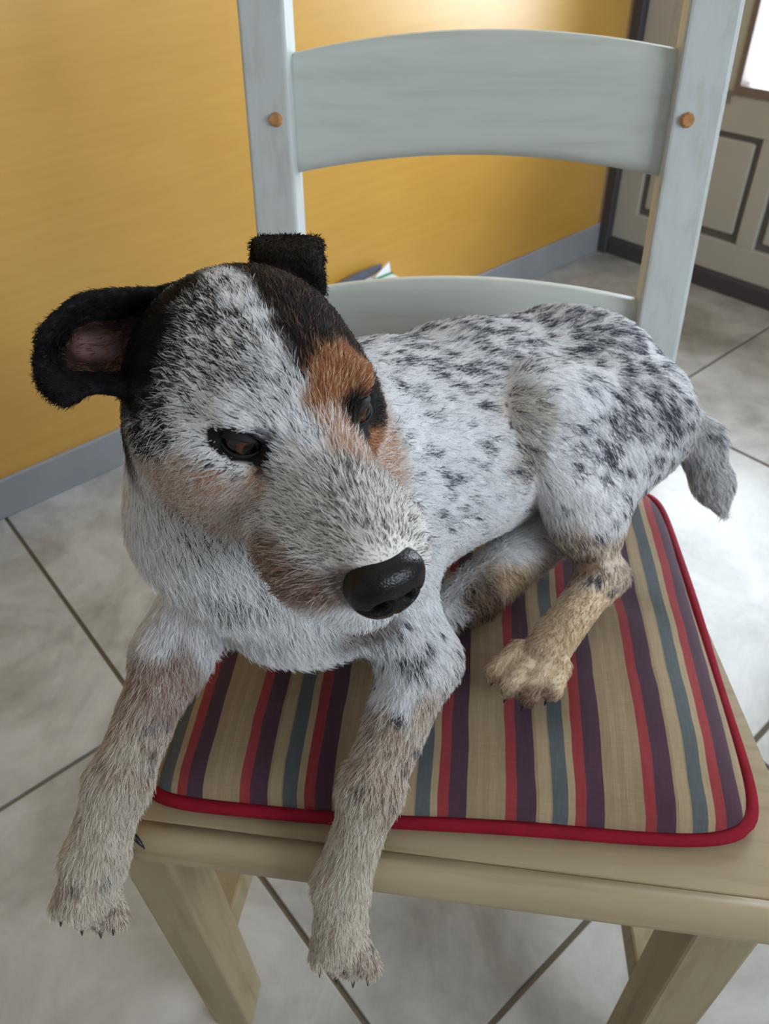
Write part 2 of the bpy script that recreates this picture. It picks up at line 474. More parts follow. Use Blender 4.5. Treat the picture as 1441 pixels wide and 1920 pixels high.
for layer in (0, 1):
    for i in range(N + 1):
        for j in range(N + 1):
            s, t = i / N, j / N; p = cq(s, t); h = cush_h(s, t)
            if layer == 0:
                wr = .0016 * math.sin(p.x * 70 + 1.3 * math.sin(p.y * 40)) * math.sin(p.y * 55 + p.x * 20)
                z = SZ + .0085 + h * (.031 + wr)
                for (dx, dy, dr, da) in DENT:
                    z -= da * math.exp(-((p.x - dx) ** 2 + (p.y - dy) ** 2) / dr ** 2) * h
            else:
                z = SZ + .0075 - h * .0068
            V.append((p.x, p.y, z)); W.append((p.x + .045 * (p.y - .29), p.y, 0))
n1 = (N + 1) ** 2; I = lambda L, i, j: L * n1 + i * (N + 1) + j
for i in range(N):
    for j in range(N):
        Fc.append((I(0, i, j), I(0, i + 1, j), I(0, i + 1, j + 1), I(0, i, j + 1)))
        Fc.append((I(1, i, j), I(1, i, j + 1), I(1, i + 1, j + 1), I(1, i + 1, j)))
    Fc.append((I(0, i, 0), I(1, i, 0), I(1, i + 1, 0), I(0, i + 1, 0)))
    Fc.append((I(0, i, N), I(0, i + 1, N), I(1, i + 1, N), I(1, i, N)))
for j in range(N):
    Fc.append((I(0, 0, j), I(0, 0, j + 1), I(1, 0, j + 1), I(1, 0, j)))
    Fc.append((I(0, N, j), I(1, N, j), I(1, N, j + 1), I(0, N, j + 1)))
cov = link_mesh('cover', V, Fc, M_STRIPE, None, True)
at = cov.data.attributes.new('weave', 'FLOAT_VECTOR', 'POINT'); at.data.foreach_set('vector', np.array(W, np.float32).ravel())
cov.parent = cush; cov.matrix_parent_inverse = Matrix.Translation((.02, -.45, -SZ))
pts = []
for k in range(N): pts.append((k / N, 0))
for k in range(N): pts.append((1, k / N))
for k in range(N): pts.append((1 - k / N, 1))
for k in range(N): pts.append((0, 1 - k / N))
cc = Vector((-.02, .45))
pp = []
for k, (s, t) in enumerate(pts):
    p = cq(s, t); q = p + (p - cc).normalized() * .002
    pp.append((q.x, q.y, SZ + .0068 + .0012 * math.sin(k * .23)))
pip = tube('piping', pp, .0052, M_RED, None, 8, True); pip['label'] = 'crimson piping'
pip.parent = cush; pip.matrix_parent_inverse = Matrix.Translation((.02, -.45, -SZ))

# ------------------------------------------------------------------ small box by the wall
M_CARD = mat_plain('white_card', (236, 236, 240), .6, .3, .03, 20)
M_SLATE = mat_plain('slate_grey_card', (86, 90, 100), .5, .4, .15, 30)
M_GREEN = mat_plain('green_card_edge', (24, 130, 74), .5, .4, .1, 30)
bx = empty('open_carton', (-.284, 1.670, 0)); bx.rotation_euler = (0, 0, ROOM_A)
tag(bx, 'small white open carton with dark grey flap and green edge by the wall', 'carton')
box('body', -.10, .068, 0, .055, .001, .206, M_CARD, bx, .002, 1)
box('green_edge', -.005, .069, .030, .034, .206, .2100, M_GREEN, bx)
hexa('flap', [(-.118, .050, .211), (-.02, .046, .2065), (-.02, .052, .2065), (-.118, .055, .211),
              (-.116, .050, .217), (-.02, .046, .231), (-.02, .052, .231), (-.116, .055, .217)], M_SLATE, bx)
hexa('flap', [(-.0195, .046, .2065), (.050, .050, .216), (.050, .055, .216), (-.0195, .052, .2065),
              (-.0195, .046, .231), (.052, .050, .229), (.052, .055, .229), (-.0195, .052, .231)], M_SLATE, bx)
hexa('side_flap', [(.012, .036, .2065), (.067, .036, .2065), (.067, .040, .2065), (.012, .040, .2065),
                   (.060, .040, .228), (.067, .040, .233), (.067, .044, .233), (.060, .044, .228)], M_CARD, bx)

# ------------------------------------------------------------------ the dog: one skin grown from a distance field
HM = np.array([[-.7922, .6102, .0095], [-.6101, -.7923, .0089], [.013, .0012, .9999]])   # head axes: dog's right, forward, up
HT = np.array([-.0886, .2864, .7933])                                                     # between the eyes
def H(*p): return HT + HM @ (np.array(p, float) * .01)
def HD(*d): return HM @ np.array(d, float)
def W3(*p): return np.array(p, float)

def rc(a, b, ra, rb, k=.01):
    a = np.array(a, float); b = np.array(b, float)
    return ('c', a, b, ra, rb, k, (a + b) / 2, np.linalg.norm(b - a) / 2 + max(ra, rb))
def el(c, r, R=None, k=.01):
    c = np.array(c, float); r = np.array(r, float); R = np.eye(3) if R is None else R
    return ('e', c, r, R, None, k, c, r.max())
def sheet(P, rad, k=.006):
    P = np.array(P, float); c = P.mean(0)
    return ('s', P, rad, None, None, k, c, np.linalg.norm(P - c, axis=1).max() + np.max(rad))
def ev(pr, p):
    if pr[0] == 'c':
        _, a, b, ra, rb = pr[:5]; ab = b - a
        t = np.clip(((p - a) @ ab) / (ab @ ab + 1e-12), 0, 1)
        return np.linalg.norm(p - a - t[:, None] * ab, axis=1) - (ra + (rb - ra) * t)
    if pr[0] == 'e':
        _, c, r, R = pr[:4]; q = (p - c) @ R
        k0 = np.linalg.norm(q / r, axis=1); k1 = np.linalg.norm(q / (r * r), axis=1) + 1e-9
        return k0 * (k0 - 1) / k1
    P, rad = pr[1], pr[2]
    out = np.empty(len(p))
    for s in range(0, len(p), 4096):
        d2 = ((p[s:s + 4096, None, :] - P[None]) ** 2).sum(2)
        out[s:s + 4096] = (np.sqrt(d2) - rad).min(1)
    return out
def smin(a, b, k):
    h = np.maximum(k - np.abs(a - b), 0) / k
    return np.minimum(a, b) - h * h * k * .25

def bez_grid(ctrl, nu=16, nv=16):
    """smooth surface through a grid of control points (Catmull-Rom both ways)"""
    c = np.array(ctrl, float)
    def cr(c, n):
        m_ = len(c); out = []
        for t in np.linspace(0, m_ - 1, n):
            i = min(int(t), m_ - 2); f = t - i
            p0 = c[max(i - 1, 0)]; p1 = c[i]; p2 = c[i + 1]; p3 = c[min(i + 2, m_ - 1)]
            out.append(.5 * (2 * p1 + (p2 - p0) * f + (2 * p0 - 5 * p1 + 4 * p2 - p3) * f * f + (3 * p1 - p0 - 3 * p2 + p3) * f ** 3))
        return np.array(out)
    a = cr(c, nu); b = cr(a.transpose(1, 0, 2), nv)
    return b.transpose(1, 0, 2)
EAR_R = [[W3(-0.1670, 0.3576, 0.8243), W3(-0.1837, 0.3385, 0.8320), W3(-0.2004, 0.3194, 0.8368), W3(-0.2115, 0.3002, 0.8296)],
         [W3(-0.1749, 0.3554, 0.8084), W3(-0.1966, 0.3454, 0.8090), W3(-0.2154, 0.3283, 0.8119), W3(-0.2148, 0.2935, 0.8168)],
         [W3(-0.1754, 0.3338, 0.7950), W3(-0.1928, 0.3250, 0.7961), W3(-0.2078, 0.3119, 0.8026), W3(-0.2070, 0.2813, 0.8107)],
         [W3(-0.1700, 0.3021, 0.7889), W3(-0.1787, 0.2992, 0.7978), W3(-0.1909, 0.2940, 0.8035), W3(-0.1933, 0.2724, 0.8102)]]
EAR_L = [[W3(-0.1401, 0.4027, 0.8119), W3(-0.1227, 0.3984, 0.8112), W3(-0.1099, 0.3957, 0.8102), W3(-0.1008, 0.3956, 0.8083)],
         [W3(-0.1402, 0.4153, 0.8260), W3(-0.1267, 0.4130, 0.8282), W3(-0.1134, 0.4097, 0.8295), W3(-0.1034, 0.4088, 0.8295)],
         [W3(-0.1299, 0.3917, 0.8309), W3(-0.1173, 0.3871, 0.8323), W3(-0.1051, 0.3828, 0.8327), W3(-0.0978, 0.3808, 0.8320)],
         [W3(-0.1225, 0.3821, 0.8278), W3(-0.1115, 0.3764, 0.8298), W3(-0.1017, 0.3716, 0.8301), W3(-0.0956, 0.3691, 0.8291)]]
GER, GEL = bez_grid(EAR_R), bez_grid(EAR_L)

cm = .01
head = [
    el(H(0, -5.9, .7), np.array((4.7, 5.6, 4.1)) * cm, HM, .01),
    el(H(0, -1.6, .8), np.array((3.5, 3.2, 2.6)) * cm, HM, .015),
    el(H(2.5, -.5, 1.25), np.array((1.2, 1.2, .85)) * cm, HM, .010),
    el(H(-2.6, -.5, 1.05), np.array((1.2, 1.2, .85)) * cm, HM, .010),
    el(H(3.4, -3.4, -2.0), np.array((2.1, 3.6, 3.2)) * cm, HM, .016),
    el(H(-3.4, -3.4, -2.0), np.array((2.1, 3.6, 3.2)) * cm, HM, .016),
    rc(H(0, .3, -2.1), H(0, 6.0, -3.4), .0285, .0190, .016),
    rc(H(0, -.5, .1), H(0, 6.9, -2.1), .0165, .0110, .016),
    el(H(1.8, 3.3, -4.4), np.array((1.95, 3.8, 2.1)) * cm, HM, .012),
    el(H(-1.7, 3.3, -4.4), np.array((1.9, 3.8, 2.1)) * cm, HM, .012),
    rc(H(0, -2.5, -4.4), H(0, 5.6, -6.0), .0280, .0160, .014),
]
ears = [sheet(GER.reshape(-1, 3), .0034, .004), sheet(GEL.reshape(-1, 3), .0042, .004)]
neck = [
    rc(H(.7, -6.8, -2.0), (-.150, .395, .670), .060, .076, .02),
    rc((-.150, .395, .670), (-.136, .408, .610), .077, .084, .03),
    rc(H(1.8, -7.4, -5.0), (-.190, .374, .648), .044, .054, .02),
]
torso = [
    el((-.122, .412, .610), (.082, .086, .084), None, .03),
    rc((-.105, .440, .626), (-.025, .545, .612), .086, .088, .03),
    rc((-.130, .410, .690), (-.090, .490, .655), .062, .060, .03),
    rc((-.025, .545, .612), (.045, .612, .616), .087, .070, .02),
    el((.085, .603, .600), (.070, .070, .086), None, .03),
    rc((-.138, .378, .615), (-.128, .372, .594), .060, .045, .03),
]
# front legs (dog's left = image centre, dog's right = image left)
fl = [rc((-.092, .400, .605), (-.042, .352, .545), .041, .0255, .02),
      rc((-.039, .350, .542), (-.064, .262, .512), .0240, .0185, .015),
      rc((-.064, .262, .512), (-.080, .215, .464), .0180, .0160, .012),
      rc((-.080, .215, .464), (-.080, .194, .428), .0170, .0180, .010)]
for dx, dz in ((-.017, -.030), (-.006, -.040), (.006, -.041), (.017, -.032)):
    fl.append(rc((-.079 + dx * .6, .193, .428), (-.077 + dx, .187, .436 + dz), .0085, .0080, .004))
fr = [rc((-.178, .395, .608), (-.224, .330, .552), .040, .024, .02),
      rc((-.224, .330, .552), (-.238, .245, .514), .0215, .0185, .015),
      rc((-.240, .245, .514), (-.250, .205, .478), .0190, .0190, .012),
      rc((-.250, .205, .478), (-.254, .190, .458), .0190, .0195, .010)]
for dx, dz in ((-.020, -.024), (-.008, -.036), (.006, -.036), (.018, -.026)):
    fr.append(rc((-.253 + dx * .6, .191, .462), (-.255 + dx, .183, .468 + dz), .0088, .0082, .004))
# left hind leg: hip - knee - hock - foot
hl = [rc((.104, .580, .612), (.026, .508, .658), .056, .033, .03),
      rc((.032, .513, .651), (.076, .483, .582), .036, .024, .03),
      rc((.116, .576, .606), (.084, .490, .580), .052, .0240, .03),
      rc((.082, .486, .578), (.096, .458, .536), .0220, .0165, .022),
      rc((.108, .462, .534), (.092, .450, .534), .0125, .0145, .010),
      rc((.097, .457, .534), (.052, .380, .526), .0165, .0155, .012)]
for ax, ay, bx_, by in ((.034, .382, .017, .364), (.043, .373, .027, .350), (.053, .367, .040, .344), (.063, .371, .057, .351)):
    hl.append(rc((ax, ay, .524), (bx_, by, .519), .0088, .0082, .0015))
# the other hind foot peeping out beneath the belly
hr = [rc((.060, .520, .530), (-.005, .440, .520), .026, .018, .015),
      rc((-.005, .440, .520), (-.030, .420, .516), .018, .014, .01)]
tail = [rc(W3(0.1567, 0.6057, 0.6019), W3(0.1848, 0.5905, 0.5794), .018, .0165, .02),
        rc(W3(0.1848, 0.5905, 0.5794), W3(0.1985, 0.5669, 0.5534), .0165, .0125, .02),
        rc(W3(0.1985, 0.5669, 0.5534), W3(0.2072, 0.5499, 0.5372), .0125, .005, .02)]
GROUPS = [(.03, torso), (.03, neck), (.022, head), (.006, ears), (.018, fl), (.018, fr), (.004, hl), (.008, hr), (.012, tail)]
EYE_R = .0100
EYES = {}
def carve(f, p):
    """eye sockets: an almond hollow for each eyeball"""
    for s in EYES:
        c, face, gaze, fx, fz = EYES[s]
        q = (p - (c + face * .0095)); q = np.stack([q @ fx, q @ fz, q @ face], 1); rr = np.array([.0115, .0062, .0090])
        k0 = np.linalg.norm(q / rr, axis=1); k1 = np.linalg.norm(q / (rr * rr), axis=1) + 1e-9
        d = k0 * (k0 - 1) / k1
        h = np.maximum(.003 - np.abs(f + d), 0) / .003
        f = np.maximum(f, -d) + h * h * .003 * .25
    return f
def field(p, centre=None, rad=0.0):
    f = np.full(len(p), .06)
    for kg, prims in GROUPS:
        g_ = None; mg = max([kg] + [q[5] for q in prims]) + .010
        for pr in prims:
            if centre is not None and np.linalg.norm(centre - pr[6]) - pr[7] > rad + mg: continue
            d = ev(pr, p)
            g_ = d if g_ is None else smin(g_, d, pr[5])
        if g_ is not None: f = smin(f, g_, kg)
    return carve(f, p)

def unit(v):
    v = np.array(v, float); return v / np.linalg.norm(v)
_e = {}
for s, p0, fc, gz_ in ((1, (2.2, -.9, .12), (.60, .76, .12), (.16, .96, -.10)), (-1, (-2.3, -.9, -.22), (-.60, .76, .12), (-.62, .76, -.08))):
    face = unit(HD(*fc)); p0 = H(*p0); ts = np.linspace(0, .03, 121)
    v = field(p0 + ts[:, None] * face); i = int(np.argmax(v > 0))
    fx = unit(np.cross(HD(-s * .20, 0, 1), face)); fz = np.cross(face, fx)
    _e[s] = (p0 + face * (ts[i] - EYE_R * .90), face, unit(HD(*gz_)), fx, fz)
EYES.update(_e)

def grow(lo, hi, h):
    BS = 12
    n = [int(math.ceil((hi[i] - lo[i]) / h / BS)) for i in range(3)]
    dim = [k * BS + 1 for k in n]
    A = np.full(dim, .06, np.float32)
    br = BS * h * math.sqrt(3) / 2
    ii = np.stack(np.meshgrid(*[np.arange(k) for k in n], indexing='ij'), -1).reshape(-1, 3)
    cen = np.array(lo) + (ii + .5) * BS * h
    fc = field(cen)
    loc = np.stack(np.meshgrid(*[np.arange(BS + 1)] * 3, indexing='ij'), -1).reshape(-1, 3) * h
    for b, c, v in zip(ii, cen, fc):
        i0, j0, k0 = b * BS
        sl = (slice(i0, i0 + BS + 1), slice(j0, j0 + BS + 1), slice(k0, k0 + BS + 1))
        if abs(v) > br * 1.2 + .004:
            if v < 0: A[sl] = np.minimum(A[sl], -.02)
            continue
        p = np.array(lo) + b * BS * h + loc
        A[sl] = field(p, c, br).reshape(BS + 1, BS + 1, BS + 1)
    return A
def surface_nets(A, lo, h):
    S = A < 0
    nx, ny, nz = A.shape
    cs = np.zeros((nx - 1, ny - 1, nz - 1), np.uint8)
    for dx in (0, 1):
        for dy in (0, 1):
            for dz in (0, 1):
                cs += S[dx:nx - 1 + dx, dy:ny - 1 + dy, dz:nz - 1 + dz]
    act = (cs > 0) & (cs < 8)
    idx = np.full(act.shape, -1, np.int32); ac = np.argwhere(act); idx[act] = np.arange(len(ac))
    acc = np.zeros((len(ac), 3)); cnt = np.zeros(len(ac))
    cor = [np.array((a, b, c)) for a in (0, 1) for b in (0, 1) for c in (0, 1)]
    for a in cor:
        for ax in range(3):
            if a[ax]: continue
            b = a.copy(); b[ax] = 1
            p, q = ac + a, ac + b
            va = A[p[:, 0], p[:, 1], p[:, 2]]; vb = A[q[:, 0], q[:, 1], q[:, 2]]
            m_ = (va < 0) != (vb < 0)
            t = np.where(m_, va / np.where(m_, va - vb, 1), 0)
            pt = a + t[:, None] * (b - a)
            acc += pt * m_[:, None]; cnt += m_
    V = np.array(lo) + (ac + acc / cnt[:, None]) * h
    F = []
    for ax in range(3):
        s0 = [slice(None)] * 3; s1 = [slice(None)] * 3
        s0[ax] = slice(0, -1); s1[ax] = slice(1, None)
        e = S[tuple(s0)] != S[tuple(s1)]
        q = np.argwhere(e); u, w_ = [(1, 2), (2, 0), (0, 1)][ax]
        ok = (q[:, u] > 0) & (q[:, w_] > 0) & (q[:, u] < A.shape[u] - 1) & (q[:, w_] < A.shape[w_] - 1); q = q[ok]
        ins = S[q[:, 0], q[:, 1], q[:, 2]]
        def g_(du, dw):
            r = q.copy(); r[:, u] += du; r[:, w_] += dw
            return idx[r[:, 0], r[:, 1], r[:, 2]]
        quad = np.stack([g_(-1, -1), g_(0, -1), g_(0, 0), g_(-1, 0)], 1)
        quad[~ins] = quad[~ins][:, ::-1]
        F.append(quad)
    return V, np.concatenate(F)
GH = .0025
LO, HI = (-.34, .12, .33), (.30, .70, .90)
A = grow(LO, HI, GH)
DV, DF = surface_nets(A, LO, GH)
# light smoothing
def smooth_mesh(V, F, it=2, lam=.5):
    e = np.concatenate([F[:, [0, 1]], F[:, [1, 2]], F[:, [2, 3]], F[:, [3, 0]]]); e = np.concatenate([e, e[:, ::-1]])
    cnt = np.bincount(e[:, 0], minlength=len(V))[:, None]
    for _ in range(it):
        s = np.stack([np.bincount(e[:, 0], weights=V[e[:, 1], k], minlength=len(V)) for k in range(3)], 1)
        V = V + lam * (s / np.maximum(cnt, 1) - V)
    return V
DV = smooth_mesh(DV, DF)

dog = empty('dog', (-.02, .45, .50))
tag(dog, 'white rough-coated terrier with grey ticking, black ears and tan eye patch lying on the cushion', 'dog')
def dog_part(o):
    o.parent = dog; o.matrix_parent_inverse = Matrix.Translation((.02, -.45, -.50)); return o
def np_mesh(name, V, F, mat, smooth=True):
    me = bpy.data.meshes.new(name); k = F.shape[1]
    me.vertices.add(len(V)); me.vertices.foreach_set('co', V.astype(np.float32).ravel())
    me.loops.add(F.size); me.loops.foreach_set('vertex_index', F.astype(np.int32).ravel())
    me.polygons.add(len(F)); me.polygons.foreach_set('loop_start', np.arange(0, F.size, k, dtype=np.int32))
    me.update(calc_edges=True); me.validate()
    if smooth: me.polygons.foreach_set('use_smooth', np.ones(len(F), bool))
    me.materials.append(mat)
    o = bpy.data.objects.new(name, me); COL.objects.link(o); return o

# ------------------------------------------------------------------ coat: colours, flow and length of the hair
# coat samples: code and place on the dog; head in cm along (dog's right, forward, up) from between the eyes, body in metres
HEAD_COAT = ('K 3.9 -10.5 2.4;K 4.6 -5.7 3.1;K 5.8 -6.1 1.5;K 6.2 -5.3 0.5;K 5.2 -4.8 2.0;K 3.9 -6.3 3.7;K 3.2 -7.2 4.1;K 5.1 -10.4 1.1;K 6.6 -6.3 0.5;K 2.6 -7.5 4.'
    '4;K 2.8 -6.5 4.4;K 3.6 -5.7 3.9;K 4.0 -5.0 3.5;K 4.5 -4.8 2.9;K 5.0 -4.4 2.2;K 5.5 -4.2 1.3;K 6.0 -4.5 0.4;K 2.2 -7.2 4.6;D85 6.4 -4.7 -0.5;D60 6.4 -4'
    '.4 -1.3;D85 2.7 -5.8 4.4;D70 2.7 -4.9 4.3;D65 3.7 -4.3 3.5;D80 4.6 -3.8 2.4;D85 5.4 -3.7 1.1;D55 4.5 -3.1 2.1;D50 5.5 -2.9 0.3;D50 6.2 -3.6 -1.0;D80 6'
    '.0 -4.1 0.3;D90 2.0 -3.8 4.3;D90 2.2 -4.1 4.3;D55 1.6 -5.1 4.7;D35 0.5 -5.8 5.0;D55 2.9 -3.4 3.7;D50 2.4 -2.3 3.5;D45 1.4 -2.1 3.8;D35 1.6 -0.5 3.1;D4'
    '0 2.4 -1.2 3.0;D45 3.5 -2.4 2.7;D35 4.2 -2.2 1.9;D25 4.9 -2.2 1.0;D50 2.4 -4.5 4.4;D45 1.4 -3.1 4.2;D15 0.8 -4.5 4.8;D08 0.1 -4.2 4.7;D10 0.2 -2.8 4.3'
    ';D20 0.2 -1.2 3.6;D15 0.4 0.1 3.0;D20 0.2 0.8 2.5;D10 3.7 -0.7 1.7;D10 2.6 0.4 2.0;D12 1.5 1.2 1.8;D10 4.9 -1.8 0.5;D10 0.8 1.9 1.4;D10 0.4 2.6 0.9;D1'
    '2 -0.0 -5.5 5.0;D15 0.5 -6.5 5.0;B -0.8 -5.8 4.9;B -1.3 -4.5 4.6;B -1.8 -3.2 4.1;B -2.7 -2.9 3.4;B -3.8 -3.0 2.4;B -0.7 -3.9 4.6;B -0.9 -1.3 3.6;B -0.'
    '6 -2.1 3.9;B -0.8 -0.4 3.2;B -2.7 -1.8 3.0;B -3.9 -4.9 3.1;B -1.0 -7.0 4.8;B -0.8 -4.8 4.8;B -0.8 -3.2 4.3;B -0.7 -1.7 3.8;B -0.6 -0.7 3.4;B -0.4 0.3 '
    '2.9;B -1.9 -1.3 3.2;B -3.5 -3.1 2.8;B -3.3 -4.6 3.7;B -4.2 -2.9 1.9;T -1.9 -0.2 2.7;T -2.9 -0.1 2.1;T -0.9 0.7 2.5;T -1.7 1.1 1.7;T -3.8 -0.4 1.3;T -3'
    '.1 -1.1 2.3;T -0.5 1.4 1.9;U -0.6 2.2 1.2;U -0.7 3.0 0.6;T -3.4 0.5 -2.0;U -6.6 -5.2 -8.1;U -1.1 3.1 0.3;T -0.8 0.4 2.8;E -2.2 1.4 0.3;E -3.9 -0.5 -0.'
    '0;E -3.9 -0.1 -0.7;E -2.8 0.9 -0.9;E -1.9 1.4 1.0;D10 4.5 -0.9 0.2;D10 3.7 -0.3 0.9;E 2.5 0.0 0.2;E 2.2 1.5 0.2;D15 2.0 1.9 0.0;D30 3.3 0.4 -0.8;D10 3'
    '.9 -0.1 -0.5;E 2.6 1.1 -0.4;D15 4.2 -0.4 -0.4;D10 3.2 0.5 1.2;U 2.8 1.0 -1.2;U 4.5 -0.3 -1.4;V 5.3 -1.5 -1.3;U 6.2 -3.5 -2.0;U 6.4 -5.0 -4.0;V 5.8 -3.'
    '2 -3.8;V 4.6 -0.7 -3.3;V 3.5 0.4 -2.3;V 3.9 0.2 -1.5;M15 1.3 2.7 0.3;M30 0.8 3.7 0.2;M50 -0.2 4.8 -0.0;M50 -0.8 5.7 -0.6;M35 -1.5 6.2 -1.6;M45 0.7 5.6'
    ' -0.5;M60 -0.1 6.9 -0.8;M30 1.8 3.6 -0.9;M25 2.6 2.7 -2.0;M20 3.4 1.5 -3.6;V 3.5 -1.8 -5.6;M35 1.8 5.4 -1.7;M50 1.2 6.9 -1.4;M60 -0.1 7.7 -1.2;M30 -2.'
    '0 6.5 -2.6;M20 1.5 3.0 0.0;R 3.6 3.4 -3.8;R 3.2 5.0 -3.4;R 3.6 1.9 -4.3;R 3.1 5.7 -3.7;R 2.6 6.6 -3.7;R 3.6 4.4 -4.4;N 1.7 7.2 -3.0;M30 1.8 6.5 -2.4;W'
    ' 2.6 6.5 -5.2;W 1.6 6.7 -5.9;N -4.3 -3.1 -20.3;W -8.5 -2.9 -20.1;W 0.1 -3.8 -16.1;M30 2.2 5.2 -2.3;D08 6.2 -6.7 -9.2;D12 5.2 -4.6 -7.5;W 3.9 -5.4 -12.'
    '1;W 5.9 -8.5 -15.5;D18 3.8 -6.0 -14.9;W 4.7 -7.9 -18.2;W 2.6 -5.3 -17.1;W 6.2 -7.6 -12.2;W 1.8 -5.2 -19.3;D10 4.6 -4.9 -9.4;W 6.5 -5.4 -4.3;W 6.8 -8.0'
    ' -8.3;W 7.4 -10.8 -14.2;W 7.2 -13.5 -20.4')

BODY_COAT = ('S9 -0.054 0.524 0.707;S9 -0.014 0.552 0.703;S9 0.028 0.590 0.689;S9 0.063 0.587 0.688;S9 0.093 0.572 0.678;S6 -0.055 0.467 0.714;S6 -0.018 0.486 0.695'
    ';S5 0.012 0.507 0.693;S3 -0.050 0.422 0.700;S3 -0.023 0.441 0.679;S3 0.004 0.460 0.663;S4 -0.042 0.405 0.677;S3 -0.020 0.417 0.651;S2 0.007 0.444 0.61'
    '5;S1 -0.022 0.434 0.534;S1 0.019 0.470 0.545;X 0.019 0.480 0.682;X 0.026 0.469 0.648;S2 0.044 0.498 0.691;S4 0.070 0.531 0.681;S9 0.106 0.554 0.669;S9'
    ' 0.128 0.538 0.651;S9 0.106 0.523 0.650;S8 0.096 0.501 0.629;S8 0.073 0.481 0.637;S3 0.048 0.471 0.648;S2 0.056 0.466 0.611;S4 0.084 0.469 0.611;S8 0.'
    '127 0.517 0.624;S5 0.121 0.502 0.603;S2 0.090 0.458 0.594;S7 0.149 0.538 0.631;L 0.080 0.452 0.575;L 0.099 0.452 0.559;L 0.091 0.437 0.550;P 0.074 0.4'
    '07 0.544;P 0.091 0.426 0.543;P 0.050 0.380 0.541;P 0.027 0.367 0.528;P 0.039 0.354 0.527;P 0.058 0.364 0.531;Q 0.087 0.448 0.556;Q 0.043 0.342 0.526;S'
    '1 -0.021 0.415 0.528;Q -0.009 0.424 0.533;Q 0.000 0.423 0.529;P 0.025 0.451 0.534;Q -0.016 0.413 0.519;S6 -0.057 0.336 0.568;S5 -0.041 0.325 0.560;S5 '
    '-0.064 0.330 0.551;S3 -0.043 0.344 0.578;S6 -0.046 0.309 0.551;O -0.059 0.295 0.544;O -0.050 0.279 0.538;O -0.062 0.260 0.533;O -0.035 0.309 0.546;Y -'
    '0.074 0.241 0.516;Y -0.066 0.228 0.500;Y -0.078 0.212 0.486;Y -0.084 0.197 0.470;Y -0.076 0.186 0.448;O -0.066 0.182 0.425;Y -0.079 0.179 0.438;O -0.0'
    '54 0.253 0.528;W -0.222 0.319 0.578;J -0.224 0.304 0.566;J -0.215 0.296 0.554;J -0.233 0.292 0.557;O -0.232 0.275 0.549;Y -0.231 0.256 0.539;O -0.230 '
    '0.243 0.535;Y -0.238 0.229 0.529;Y -0.244 0.215 0.512;Y -0.231 0.214 0.502;Y -0.247 0.193 0.496;Y -0.234 0.192 0.485;Y -0.241 0.178 0.466;Y -0.254 0.1'
    '75 0.470;O -0.260 0.186 0.484;O -0.237 0.179 0.457;J -0.210 0.311 0.566;O -0.223 0.267 0.542;W -0.188 0.331 0.568;W -0.122 0.320 0.576;S2 -0.076 0.337'
    ' 0.576;T9 0.166 0.554 0.621;T9 0.185 0.569 0.584;T9 0.197 0.550 0.558;T5 0.184 0.559 0.562;T9 0.207 0.547 0.543')

BLK, WHT = (17, 15, 16), (246, 246, 247)
GRY = (62, 63, 68)
KINDS = {   # code: main colour, second colour, share of second-colour hairs, dark flecks (per cm2 scale)
    'K': (BLK, (44, 34, 30), .12, 0), 'B': ((36, 25, 21), (128, 92, 66), .10, 0), 'T': ((174, 118, 80), (222, 190, 160), .22, 0),
    'U': ((204, 166, 138), (238, 232, 226), .50, 0), 'V': ((236, 226, 218), (196, 160, 138), .28, 0), 'E': ((24, 21, 21), (60, 52, 50), .2, 0),
    'F': ((92, 70, 60), (40, 34, 32), .4, 0), 'G': ((100, 98, 100), (210, 208, 206), .4, 0), 'R': ((156, 130, 114), (220, 210, 202), .32, 0),
    'N': ((122, 108, 104), (190, 182, 178), .4, 0), 'W': (WHT, (190, 188, 188), .12, 0),
    'X': ((222, 216, 208), (150, 140, 130), .2, .5), 'L': ((230, 216, 200), (150, 118, 98), .3, .5), 'P': ((234, 214, 184), (176, 146, 114), .3, .1),  # X: fold before the thigh, its shade put into the coat colour
    'Q': ((150, 124, 104), (80, 62, 54), .35, 0), 'O': ((230, 220, 207), (156, 126, 108), .32, .3), 'Y': ((230, 223, 210), (178, 158, 138), .22, .1),
    'J': ((168, 136, 120), (222, 212, 202), .48, 0)}
def coat_kind(c):
    if c[0] == 'D': return (WHT, (46, 46, 50), int(c[1:]) / 100 + (.10 if int(c[1:]) in range(35, 80) else 0), 0)
    if c[0] == 'M': return ((244, 241, 237), (112, 104, 98), int(c[1:]) / 100 * .66, 0)
    if c[0] == 'S': return (WHT, (188, 188, 192), .12, int(c[1:]) / 9)
    if c[0] == 'T' and len(c) > 1: return ((226, 225, 224), (130, 130, 134), .25, int(c[1:]) / 9 * .35)
    return KINDS[c]
cpos, cfeat, csig = [], [], []
def coat_pt(c, p, sig):
    a, b, f, sd = coat_kind(c)
    cpos.append(p); cfeat.append(list(s2l(a)) + list(s2l(b)) + [f, sd]); csig.append(sig)
for it in HEAD_COAT.split(';'):
    q = it.split(); coat_pt(q[0], H(*map(float, q[1:])), .0036 if q[0][0] in 'EFGKBT' else .0050)
for it in BODY_COAT.split(';'):
    q = it.split(); coat_pt(q[0], np.array(list(map(float, q[1:]))), .016)
